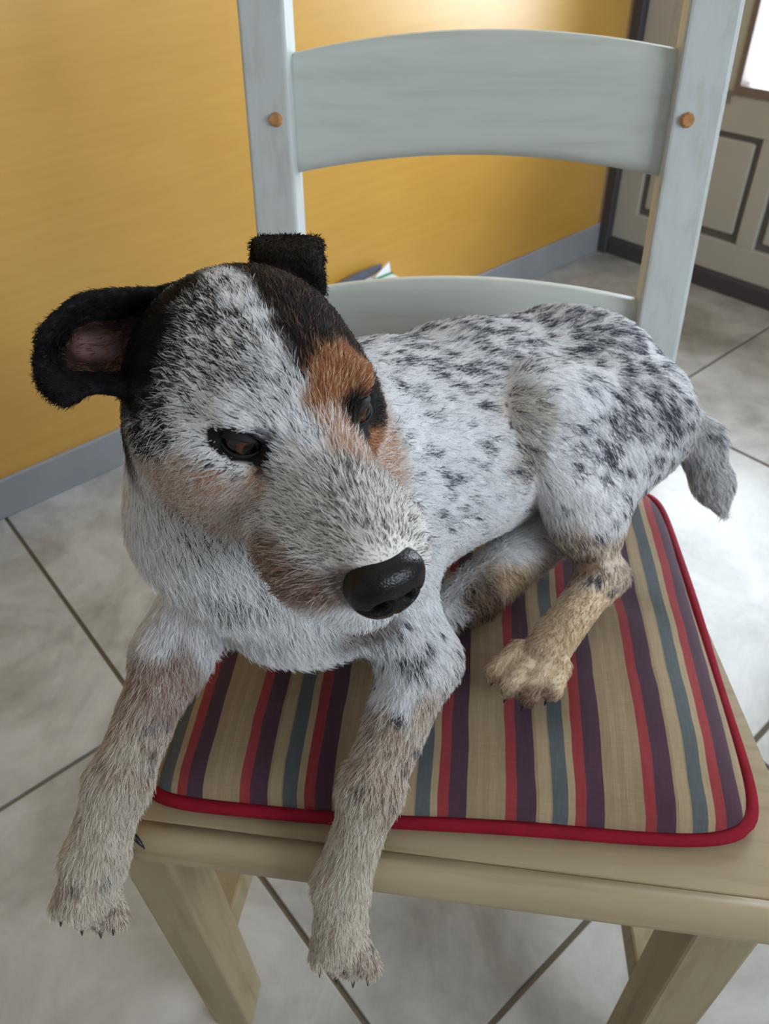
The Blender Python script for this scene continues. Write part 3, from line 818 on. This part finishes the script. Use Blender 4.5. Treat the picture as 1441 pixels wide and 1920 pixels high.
# the sides the photograph does not show
for c, x, y, z in (('K', 4.6, -5.5, 1.6), ('K', 4.8, -5, 0), ('K', 4.5, -6.5, 3), ('K', 3.9, -7.2, 3.8), ('K', 4.9, -4.3, -.4), ('K', 5, -6.5, -1.5), ('K', 4.5, -8, 2), ('K', 5.2, -7.5, -3), ('K', -4.6, -7, 2), ('K', -4.5, -8, -1), ('B', -4.8, -4, 1), ('U', -5, -2.5, -2.5), ('U', -4.5, 0, -3), ('M30', -3.2, 4, -3.5), ('W', -3, 4, -6), ('W', 0, 0, -7.5),
                   ('W', 0, -3, -8), ('K', 0, -10, 4), ('K', -3, -9, 4), ('D60', 2, -10, 4)):
    coat_pt(c, H(x, y, z), .010)
for c, p in (('S8', (-.10, .50, .68)), ('S6', (-.12, .50, .60)), ('S6', (-.05, .60, .60)), ('S8', (.03, .66, .62)), ('S6', (.10, .67, .58)), ('S2', (-.20, .42, .60)), ('W', (-.15, .36, .53)),
             ('S4', (-.19, .45, .68)), ('K', (-.14, .42, .76)), ('W', (-.22, .40, .62)), ('W', (-.17, .33, .66)), ('Y', (-.25, .21, .47)), ('Y', (-.08, .21, .44)), ('W', (.0, .50, .52))):
    coat_pt(c, np.array(p), .030)
cpos, cfeat, csig = np.array(cpos), np.array(cfeat), np.array(csig)
def idw(P, pos, feat, eps=.0018):
    """nearest samples win, softly: weights fall with the sixth power of distance"""
    out = np.empty((len(P), feat.shape[1]), np.float32)
    o = P.mean(0); Q = (P - o).astype(np.float32); q = (pos - o).astype(np.float32); qq = (q * q).sum(1); ft = feat.astype(np.float32)
    for s in range(0, len(P), 16384):
        p = Q[s:s + 16384]
        e = np.maximum((p * p).sum(1)[:, None] - 2 * (p @ q.T) + qq, 0) + np.float32(eps ** 2)
        e = e.min(1, keepdims=True) / e; e = e * e * e
        out[s:s + 16384] = (e @ ft) / e.sum(1, keepdims=True)
    return out.astype(np.float64)
def interp(P, pos, feat, sig, eps=1e-9):
    out = np.empty((len(P), feat.shape[1]), np.float32)
    o = P.mean(0); Q = (P - o).astype(np.float32); q = (pos - o).astype(np.float32)
    k = (-1 / (2 * sig ** 2)).astype(np.float32); qq = (q * q).sum(1); ft = feat.astype(np.float32)
    for s in range(0, len(P), 16384):
        p = Q[s:s + 16384]
        e = ((p * p).sum(1)[:, None] - 2 * (p @ q.T) + qq) * k
        e -= e.max(1, keepdims=True); np.maximum(e, -40, out=e); np.exp(e, out=e)
        out[s:s + 16384] = (e @ ft) / e.sum(1, keepdims=True)
    return out.astype(np.float64)
# ears: black outside, pinkish skin within the hollow of the right one
def near(P, Q, cap=.03):
    """distance from each of P to the nearest of Q, capped"""
    out = np.full(len(P), cap)
    m_ = ((P > Q.min(0) - cap) & (P < Q.max(0) + cap)).all(1); i = np.nonzero(m_)[0]
    for s in range(0, len(i), 8192):
        k = i[s:s + 8192]
        out[k] = np.minimum(cap, np.sqrt(((P[k][:, None, :] - Q[None]) ** 2).sum(2)).min(1))
    return out
def ear_mask(P):
    return near(P, GER.reshape(-1, 3)), near(P, GEL.reshape(-1, 3))
EAR_IN = GER[5:11, 4:11].reshape(-1, 3)

# direction the hair lies in
def _n(v): return unit(v)
gp, gd, gs, gl = [], [], [], []     # place, direction, reach, (length cm, lift degrees, density per cm2, radius mm)
def guide(p, d, sig, ln, lift, dens, rad):
    gp.append(np.array(p, float)); gd.append(unit(d)); gs.append(sig); gl.append((ln, lift, dens, rad))
def hg(p, d, sig, ln, lift, dens=130, rad=.16, both=True):
    for s in ((1, -1) if both and abs(p[0]) > .01 else (1,)):
        guide(H(s * p[0], p[1], p[2]), HD(s * d[0], d[1], d[2]), sig, ln, lift, dens, rad)
hg((0, 7, -1.3), (0, -.9, .45), .010, .55, 26); hg((1.4, 6.8, -2.6), (.6, -.7, .0), .009, .75, 28); hg((1.6, 6.2, -4.4), (.55, -.5, -.7), .010, 1.1, 26)
hg((2.7, 4, -4.2), (.25, -.75, -.65), .012, 1.2, 24); hg((0, 7, -5.8), (0, -.2, -1), .010, 1.0, 25); hg((1.8, 5.5, -6.2), (.3, -.4, -.9), .010, 1.4, 25)
hg((0, 4, -.6), (0, -.9, .5), .010, .85, 28); hg((1.6, 4, -1.4), (.5, -.85, .1), .010, .9, 24); hg((0, 1, 1), (0, -.75, .6), .010, .9, 22)
hg((1.6, 0, 2), (.45, -.7, .5), .010, .9, 18); hg((0, -3, 3.5), (0, -.95, .3), .014, .8, 13); hg((2.5, -3, 3), (.35, -.9, .1), .014, .8, 13)
hg((3.3, .2, 1.4), (.75, -.35, .35), .008, .9, 30); hg((3.4, 1, -1.2), (.55, -.65, -.55), .008, .6, 15); hg((4.0, -1.5, -2), (.3, -.8, -.55), .012, .9, 18)
hg((4.6, -4, -2.2), (.15, -.7, -.75), .014, 1.1, 16); hg((0, -7, 4.8), (0, -1, -.1), .016, .8, 12); hg((4.2, -6, 2), (.15, -.8, -.55), .014, .8, 14)
hg((3.2, 1.5, -5.5), (.25, -.5, -.85), .012, 1.3, 22); hg((0, -1, -7), (0, -.3, -1), .016, 1.8, 22); hg((2.8, -2, -6), (.3, -.3, -.9), .014, 1.6, 20)
hg((1.2, 2.6, -.3), (.5, -.8, .3), .008, .8, 22)
def bg(p, d, sig, ln, lift, dens=62, rad=.20): guide(p, d, sig, ln, lift, dens, rad)
bg((-.19, .36, .70), (.1, .1, -1), .03, 1.5, 14, 80); bg((-.15, .33, .66), (.15, -.05, -1), .03, 2.8, 24, 80, .18); bg((-.14, .32, .60), (.1, -.1, -1), .03, 2.2, 20, 80, .18); bg((-.20, .40, .62), (0, 0, -1), .03, 1.6, 14)
bg((-.10, .32, .58), (.4, 0, -.9), .03, 1.8, 18, 80, .18); bg((-.14, .34, .53), (.1, -.25, -1), .03, 2.6, 30, 80, .18); bg((-.09, .35, .53), (.3, -.25, -1), .02, 2.6, 30, 80, .18); bg((-.17, .34, .54), (0, -.25, -1), .02, 2.8, 28, 80, .18); bg((-.12, .50, .70), (.6, .7, -.2), .05, 1.3, 12)
bg((-.03, .55, .70), (.75, .55, -.15), .05, 1.3, 13); bg((.05, .62, .69), (.8, .45, -.3), .05, 1.2, 13); bg((-.02, .47, .60), (.75, .45, -.5), .05, 1.4, 12); bg((.02, .53, .62), (.75, .45, -.5), .05, 1.3, 12)
bg((-.02, .44, .54), (.5, .3, -.8), .04, 1.9, 18); bg((.12, .60, .67), (.6, .1, -.8), .04, 1.2, 12); bg((.15, .60, .60), (.15, -.1, -1), .04, 1.4, 13); bg((.10, .55, .64), (.45, -.25, -.85), .03, 1.2, 12)
bg((.05, .53, .67), (.3, -.35, -.9), .025, 1.1, 12); bg((.07, .49, .60), (.25, -.4, -.9), .025, .8, 11); bg((.12, .53, .58), (-.1, -.45, -.9), .03, 1.0, 12); bg((.04, .62, .60), (.8, .5, -.3), .05, 1.2, 12)
bg((.09, .46, .55), (.15, -.4, -.9), .015, .7, 12, 100, .17); bg((.08, .43, .53), (-.5, -.8, -.2), .02, .6, 12, 110, .17); bg((.03, .36, .53), (-.5, -.8, -.35), .02, .45, 12, 130, .14)
bg((-.03, .36, .56), (.45, -.45, -.75), .025, 1.1, 16, 90); bg((.0, .35, .54), (.7, -.6, -.3), .012, 1.4, 28, 90); bg((-.05, .31, .53), (-.25, -.8, -.5), .02, 1.1, 12, 100, .18); bg((-.07, .24, .49), (-.15, -.6, -.8), .02, 1.4, 12, 100, .18)
bg((-.08, .20, .44), (-.02, -.35, -.95), .02, 1.1, 13, 110, .17); bg((-.08, .19, .39), (0, -.3, -.95), .012, .7, 16, 120, .16)
bg((-.21, .35, .57), (-.15, -.5, -.85), .025, 1.3, 14, 90); bg((-.235, .28, .54), (-.1, -.75, -.6), .02, 1.3, 13, 100, .18); bg((-.245, .22, .50), (-.08, -.55, -.85), .02, 1.4, 13, 100, .18)
bg((-.25, .19, .46), (-.05, -.4, -.95), .02, 1.1, 13, 110, .17); bg((-.255, .18, .42), (-.02, -.3, -.95), .012, .7, 16, 120, .16)
TD = unit(W3(0.2061, 0.5513, 0.5391) - W3(0.1642, 0.6036, 0.5980))
bg(W3(0.1642, 0.6036, 0.5980), TD, .02, 1.2, 14); bg(W3(0.1875, 0.5877, 0.5757), TD, .02, 1.3, 16); bg(W3(0.2034, 0.5581, 0.5456), TD, .02, 1.1, 14)
bg((.0, .45, .52), (-.3, -.6, -.5), .03, 1.2, 14, 80)
gp, gd, gs, gl = np.array(gp), np.array(gd), np.array(gs), np.array(gl)

TR = np.concatenate([DF[:, [0, 1, 2]], DF[:, [0, 2, 3]]])
fnorm = np.cross(DV[TR[:, 1]] - DV[TR[:, 0]], DV[TR[:, 2]] - DV[TR[:, 0]])
vn = np.zeros_like(DV)
for k in range(3):
    for ax in range(3): vn[:, ax] += np.bincount(TR[:, k], weights=fnorm[:, ax], minlength=len(DV))
vn /= np.linalg.norm(vn, axis=1, keepdims=True) + 1e-12
area = np.linalg.norm(fnorm, axis=1) / 2
rng = np.random.default_rng(11)

# dark flecks scattered where the coat is ticked
cenT = DV[TR].mean(1)
fT = idw(cenT, cpos, cfeat)
wt = area * fT[:, 7] ** 1.15
NF = 2000
fi = rng.choice(len(TR), NF, p=wt / wt.sum())
FL = cenT[fi]; FR_ = rng.uniform(.0011, .0030, NF) * (.75 + .5 * fT[fi, 7])
fleck_dir = np.array([.75, .45, -.45]); fleck_dir /= np.linalg.norm(fleck_dir)
def flecks(P):
    """0..1 darkness of the flecks at points P"""
    out = np.zeros(len(P))
    o = FL.mean(0)
    S_ = np.eye(3) - (1 - .62) * np.outer(fleck_dir, fleck_dir)      # stretched along the lie of the hair
    Q = ((P - o) @ S_).astype(np.float32); q = ((FL - o) @ S_).astype(np.float32); qq = (q * q).sum(1); ir = (1 / FR_).astype(np.float32)
    for s in range(0, len(P), 8192):
        p = Q[s:s + 8192]
        d2 = (p * p).sum(1)[:, None] - 2 * (p @ q.T) + qq
        np.maximum(d2, 0, out=d2); np.sqrt(d2, out=d2); d2 *= ir
        out[s:s + 8192] = np.clip(1.6 - d2.min(1), 0, 1)
    return out
DARK = np.array(s2l((80, 82, 92)))

def coat(P, r1, r2):
    f = idw(P, cpos, cfeat)
    A_, B_, fr_, sd = f[:, :3], f[:, 3:6], f[:, 6], f[:, 7]
    pick = (r1 < fr_)[:, None]
    col = np.where(pick, B_, A_)
    fl_ = np.zeros(len(P)); mk = sd > .03
    fl_[mk] = flecks(P[mk]) * np.clip(sd[mk] * 3, 0, 1)
    col = np.where((r2 < fl_ * .82)[:, None], DARK * (1 + .5 * r1[:, None]), col)
    dr, dl = ear_mask(P)
    er = np.minimum(dr, dl) < .0075
    col[er] = np.array(s2l(BLK)) * (1 + .6 * r1[er][:, None])
    di = near(P, EAR_IN)
    inner = (di < .008) & (dr < .0075)
    ii = inner & (((P - HT) @ HM)[:, 1] > -20)
    col[ii] = np.array(s2l((112, 76, 58))) * (.5 + r1[ii][:, None])
    ti_ = inner & (near(P, GER[7:13, 1:6].reshape(-1, 3)) < .007)
    col[ti_] = np.array(s2l((150, 104, 72))) * (.6 + .7 * r1[ti_][:, None])
    return col, er, inner

# skin under the hair
skin_c, er, inn = coat(DV, np.full(len(DV), .9999), np.full(len(DV), .5))
toC = CAM - DV
front = ((GER[8, 8] * 0 + vn) * HD(.15, .95, .25)).sum(1) > .15
skin_c = skin_c * np.array([.86, .83, .81])
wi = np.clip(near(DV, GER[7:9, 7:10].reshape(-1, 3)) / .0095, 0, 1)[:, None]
sk = (1 - wi) * np.array(s2l((176, 134, 134))) + wi * np.array(s2l((52, 34, 30)))  # pink ear skin with a highlight put into its colour, darker outwards
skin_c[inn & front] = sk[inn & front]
def eye_ring(P, s):
    """1 on the rim of the eye opening, growing outwards"""
    c, face, gaze, fx, fz = EYES[s]; q = P - c
    return np.sqrt((q @ fx / .0122) ** 2 + ((q @ fz) / .0070) ** 2 + np.maximum(0, -(q @ face)) * 1e3)
for s_ in EYES: skin_c[eye_ring(DV, s_) < 1.35] = s2l((20, 17, 17))
def mat_attr(name, attr, rough, spec):
    t = NT(name, rough, spec); a = t.n('ShaderNodeAttribute', attribute_name=attr); t.l(a.outputs['Color'], t.b.inputs['Base Color']); return t
t = mat_attr('dog_skin', 'coat', .7, .2)
body = dog_part(np_mesh('body', DV, DF, t.m))
ca = body.data.color_attributes.new('coat', 'FLOAT_COLOR', 'POINT')
ca.data.foreach_set('color', np.concatenate([skin_c, np.ones((len(DV), 1))], 1).astype(np.float32).ravel())

# ------------------------------------------------------------------ eyes, lids, nose, claws
def ball_grid(nu, nv, fn):
    """closed surface from fn(azimuth, elevation) -> point"""
    V = []; Fc = []
    for i in range(nu):
        for j in range(nv + 1):
            V.append(fn(2 * math.pi * i / nu, -math.pi / 2 + math.pi * j / nv))
    for i in range(nu):
        k = (i + 1) % nu
        for j in range(nv):
            Fc.append((i * (nv + 1) + j, k * (nv + 1) + j, k * (nv + 1) + j + 1, i * (nv + 1) + j + 1))
    return V, Fc
def mat_eye():
    t = NT('dark_brown_eye', .05, .5)
    at = t.n('ShaderNodeAttribute', attribute_name='iris')
    c = t.ramp(at.outputs['Fac'], [(0, s2l((6, 5, 5))), (.36, s2l((6, 5, 5))), (.46, s2l((84, 46, 22))), (.78, s2l((52, 28, 14))), (.86, s2l((12, 9, 8))), (1, s2l((20, 15, 13)))])
    t.color(c); return t.m
def mat_leather(name, col, rough, scale=260, bs=.5):
    t = NT(name, rough, .5); v = t.coord()
    vo = t.n('ShaderNodeTexVoronoi'); vo.inputs['Scale'].default_value = scale; t.l(v, vo.inputs['Vector'])
    c = s2l(col); t.color(t.ramp(t.noise(v, 90, 3), [(.3, tuple(x * .7 for x in c)), (.7, c)])); t.bump(vo.outputs['Distance'], bs, .0007); return t.m
M_EYE = mat_eye()
M_LID = mat_leather('black_eyelid_skin', (17, 15, 15), .7, 500, .3)
M_NOSE = mat_leather('black_nose_leather', (13, 11, 12), .30, 1100, .25)
M_NOSE.node_tree.nodes['Principled BSDF'].inputs['Specular IOR Level'].default_value = .32
M_CLAW = mat_plain('black_claw', (26, 22, 20), .35, .5, .2, 60)

for s in (1, -1):
    c, face, gaze, fx, fz = EYES[s]; r = EYE_R
    gx = unit(np.cross(HD(0, 0, 1), gaze)); gz = np.cross(gaze, gx)
    def fe(a, b):
        return c + r * (gaze * math.sin(b) * (1.05 if b > 1.0 else 1.0) + (gx * math.cos(a) + gz * math.sin(a)) * math.cos(b))
    V, Fc = ball_grid(32, 24, fe)
    e = link_mesh('eye', V, Fc, M_EYE, None, True)
    ir = np.array([np.clip(math.degrees(math.acos(np.clip(np.dot((np.array(v) - c) / np.linalg.norm(np.array(v) - c), gaze), -1, 1))) / 46.0, 0, 1) for v in V], np.float32)
    at = e.data.attributes.new('iris', 'FLOAT', 'POINT'); at.data.foreach_set('value', ir)
    dog_part(e); e['label'] = 'dark brown eye'
    # lids: two shells leaving an almond opening, drooping and half shut
    for nm, lo_, hi_ in (('upper_lid', None, 62), ('lower_lid', -60, None)):
        V = []; Fc = []; NA, NE = 24, 8
        for layer, rr in ((0, r * 1.03), (1, r * 1.09)):
            for i in range(NA + 1):
                a = -1 + 2 * i / NA
                k = max(0, 1 - a * a) ** .8
                opn_u = 20 * k - 4; opn_l = -22 * k - 4
                for j in range(NE + 1):
                    t = j / NE
                    elv = (opn_u + (hi_ - opn_u) * t) if hi_ is not None else (opn_l + (lo_ - opn_l) * t)
                    az = math.radians(a * 68); el_ = math.radians(elv)
                    rim = .0007 * math.exp(-(t / .12) ** 2) if layer else 0
                    d = face * math.cos(az) * math.cos(el_) + fx * math.sin(az) * math.cos(el_) + fz * math.sin(el_)
                    V.append(c + d * (rr + rim))
        n1 = (NA + 1) * (NE + 1); I = lambda L, i, j: L * n1 + i * (NE + 1) + j
        for i in range(NA):
            for j in range(NE):
                Fc.append((I(0, i, j), I(0, i + 1, j), I(0, i + 1, j + 1), I(0, i, j + 1)))
                Fc.append((I(1, i, j), I(1, i, j + 1), I(1, i + 1, j + 1), I(1, i + 1, j)))
            Fc.append((I(0, i, 0), I(1, i, 0), I(1, i + 1, 0), I(0, i + 1, 0)))
        dog_part(link_mesh(nm, V, Fc, M_LID, None, True))
# nose leather
def fnose(a, b):
    # local: x right, y forward, z up
    d = np.array([math.cos(b) * math.cos(a), math.cos(b) * math.sin(a), math.sin(b)])
    x, y, z = d
    sgn = lambda q, p_: math.copysign(abs(q) ** p_, q)
    px = 1.84 * sgn(x, .82); py = 1.25 * sgn(y, .85); pz = 1.72 * sgn(z, .85)
    px *= 1 + .10 * z - .14 * max(0, -z)                    # broader on top
    py += .25 * z - .10 * abs(x) ** 2
    if y > -.2:
        for s in (1, -1):                                    # nostrils: comma-shaped hollows sweeping out and back
            q = math.hypot((px - s * .68) / .42, (pz + .10 + .15 * (abs(px) - .68)) / .36)
            w_ = math.exp(-q ** 4); py -= .95 * w_
            q2 = math.hypot((px - s * 1.18) / .38, (pz + .34) / .16)
            py -= .45 * math.exp(-q2 ** 4); px -= s * .25 * math.exp(-q2 ** 4)
        py -= .20 * math.exp(-(px / .09) ** 2) * (1 / (1 + math.exp((pz - .2) * 6)))   # philtrum
    return H(px, 7.85 + py, -3.62 + pz)
V, Fc = ball_grid(96, 64, fnose)
nose = dog_part(link_mesh('nose', V, Fc, M_NOSE, None, True)); nose['label'] = 'black wet nose'
def claw(p, d, ln=.010, r=.0021):
    p = Vector(p); d = Vector(d).normalized(); dn = Vector((0, 0, -1))
    pts = [p - d * .004, p, p + d * ln * .5 + dn * ln * .10, p + d * ln + dn * ln * .38]
    dog_part(tube('claw', pts, [r, r, r * .75, r * .15], M_CLAW, None, 8))
for dx, dz in ((-.017, -.030), (-.006, -.040), (.006, -.041), (.017, -.032)):
    claw((-.077 + dx, .182, .436 + dz - .004), (dx * 2, -.6, -.6), .007)
for dx, dz in ((-.020, -.024), (-.008, -.036), (.006, -.036), (.018, -.026)):
    claw((-.255 + dx, .178, .468 + dz - .003), (dx * 2, -.6, -.6), .007)
claw((-.228, .222, .478), (.8, -.5, -.3), .009)
claw(W3(-0.0584, 0.1866, 0.4116), (.6, -.5, -.6), .008)
for bx_, by in ((.017, .364), (.027, .350), (.040, .344), (.057, .351)):
    claw((bx_ - .003, by - .005, .513), (-.4, -.8, -.25), .004, .0016)

# ------------------------------------------------------------------ fur
if FUR:
    gT = interp(cenT, gp, gl, gs)
    dr, dl = ear_mask(cenT)
    isear = np.minimum(dr, dl) < .0075
    gT[isear] = (.55, 14, 150, .14)
    dens = gT[:, 2] * 1e4
    NOSEC = H(0, 7.85, -3.62)
    for s_ in EYES: dens = np.where(eye_ring(cenT, s_) < .93, 0, dens)
    q = (cenT - NOSEC) @ HM; dens = np.where(((q / np.array([.0172, .016, .0170])) ** 2).sum(1) < 1, 0, dens)
    di = near(cenT, EAR_IN)
    fn_ = fnorm / (np.linalg.norm(fnorm, axis=1, keepdims=True) + 1e-12)
    inner_t = (di < .008) & isear & ((fn_ * HD(.15, .95, .25)).sum(1) > .15)
    dens = np.where(inner_t, dens * np.where(near(cenT, GER[7:13, 1:6].reshape(-1, 3)) < .007, .8, .25), dens)
    dens = np.where((cenT[:, 2] < .522) & (fn_[:, 2] < -.5) & (cenT[:, 1] > .3), dens * .05, dens)
    dens = np.where((fn_[:, 1] > .45) | (fn_[:, 2] < -.75), dens * .4, dens)
    lam = dens * area
    NH = int(lam.sum())
    ti = rng.choice(len(TR), NH, p=lam / lam.sum())
    b1, b2 = rng.random(NH), rng.random(NH); sw = b1 + b2 > 1; b1[sw] = 1 - b1[sw]; b2[sw] = 1 - b2[sw]
    a, b, c = TR[ti, 0], TR[ti, 1], TR[ti, 2]
    P = DV[a] + b1[:, None] * (DV[b] - DV[a]) + b2[:, None] * (DV[c] - DV[a])
    Nn = vn[a] + b1[:, None] * (vn[b] - vn[a]) + b2[:, None] * (vn[c] - vn[a]); Nn /= np.linalg.norm(Nn, axis=1, keepdims=True)
    G = interp(P, gp, np.concatenate([gd, gl], 1), gs)
    D = G[:, :3]; L = G[:, 3] * .01; lift = np.radians(G[:, 4]); rad = G[:, 6] * .001
    ear_h = isear[ti]
    dr, dl = ear_mask(P)
    D[ear_h & (dr < dl)] = unit(GER[8, 15] - GER[8, 0]); D[ear_h & (dl <= dr)] = unit(GEL[15, 8] - GEL[5, 8])
    L[ear_h] = .0055; lift[ear_h] = math.radians(14); rad[ear_h] = .00015
    # short round the eyes and the nose
    for s_ in EYES:
        L *= np.clip((eye_ring(P, s_) - .75) / 1.1, .25, 1)
    d = np.sqrt((((P - NOSEC) @ HM / np.array([.0172, .016, .0170])) ** 2).sum(1)); L *= np.clip((d - .75) / .8, .3, 1)
    T = D + rng.normal(0, .20, (NH, 3)); T -= (T * Nn).sum(1, keepdims=True) * Nn; T /= np.linalg.norm(T, axis=1, keepdims=True) + 1e-9
    L *= rng.uniform(.55, 1.15, NH)
    lift = lift * rng.uniform(.5, 1.5, NH)
    K = 5
    pts = np.empty((NH, K, 3))
    side = np.cross(Nn, T); cv = rng.normal(0, .18, NH)
    for k in range(K):
        s = k / (K - 1)
        pts[:, k] = P - Nn * .0006 + L[:, None] * (T * (s * np.cos(lift))[:, None] + Nn * ((s - .45 * s * s) * np.sin(lift) * 1.5)[:, None] + side * (cv * s * s)[:, None])
    # gather hairs into small locks
    from mathutils.kdtree import KDTree
    ng = NH // 14; gidx = rng.choice(NH, ng, replace=False)
    kd = KDTree(ng)
    for i, gi in enumerate(gidx): kd.insert(P[gi] + T[gi] * L[gi] * .4, i)
    kd.balance()
    qq = P + T * L[:, None] * .4
    own = np.fromiter((kd.find(v)[1] for v in qq), int, NH); gi = gidx[own]
    cl = np.where(ear_h, .15, .42) * rng.uniform(.5, 1.0, NH)
    for k in range(1, K):
        s = k / (K - 1)
        tgt = pts[gi, k]; off = tgt - pts[:, k]
        m_ = np.linalg.norm(off, axis=1); lim = np.minimum(1, .006 / (m_ + 1e-9))
        pts[:, k] += off * (cl * s ** 1.3 * lim)[:, None]
    r1, r2 = rng.random(NH), rng.random(NH)
    col, _, _ = coat(P, r1, r2)
    for s_ in EYES:
        dk = rng.random(NH) < np.clip(1.8 - eye_ring(P, s_) * 1.1, 0, 1)
        col[dk] = np.array(s2l((30, 26, 26)))
    col = col * rng.uniform(.92, 1.10, (NH, 1))
    hc = bpy.data.hair_curves.new('fur')
    hc.add_curves([K] * NH)
    hc.points.foreach_set('position', pts.astype(np.float32).ravel())
    rr = (rad[:, None] * np.array([1.0, 1.0, .9, .65, .2])[None]).astype(np.float32)
    ra = hc.attributes.get('radius') or hc.attributes.new('radius', 'FLOAT', 'POINT')
    ra.data.foreach_set('value', rr.ravel())
    fc = hc.attributes.new('coat', 'FLOAT_COLOR', 'CURVE')
    fc.data.foreach_set('color', np.concatenate([np.clip(col, 0, .96), np.ones((NH, 1))], 1).astype(np.float32).ravel())
    t = mat_attr('dog_hair', 'coat', .55, .25)
    tl_ = t.n('ShaderNodeBsdfTranslucent'); mx_ = t.n('ShaderNodeMixShader'); mx_.inputs[0].default_value = .32
    t.l(t.b.inputs['Base Color'].links[0].from_socket, tl_.inputs['Color']); t.l(t.b.outputs[0], mx_.inputs[1]); t.l(tl_.outputs[0], mx_.inputs[2])
    t.l(mx_.outputs[0], t.t.nodes['Material Output'].inputs['Surface'])
    hc.materials.append(t.m)
    fo = bpy.data.objects.new('fur', hc); COL.objects.link(fo); dog_part(fo)
    fo['kind'] = 'stuff'; fo['label'] = 'rough short coat, white with grey flecks, black and tan on the head'
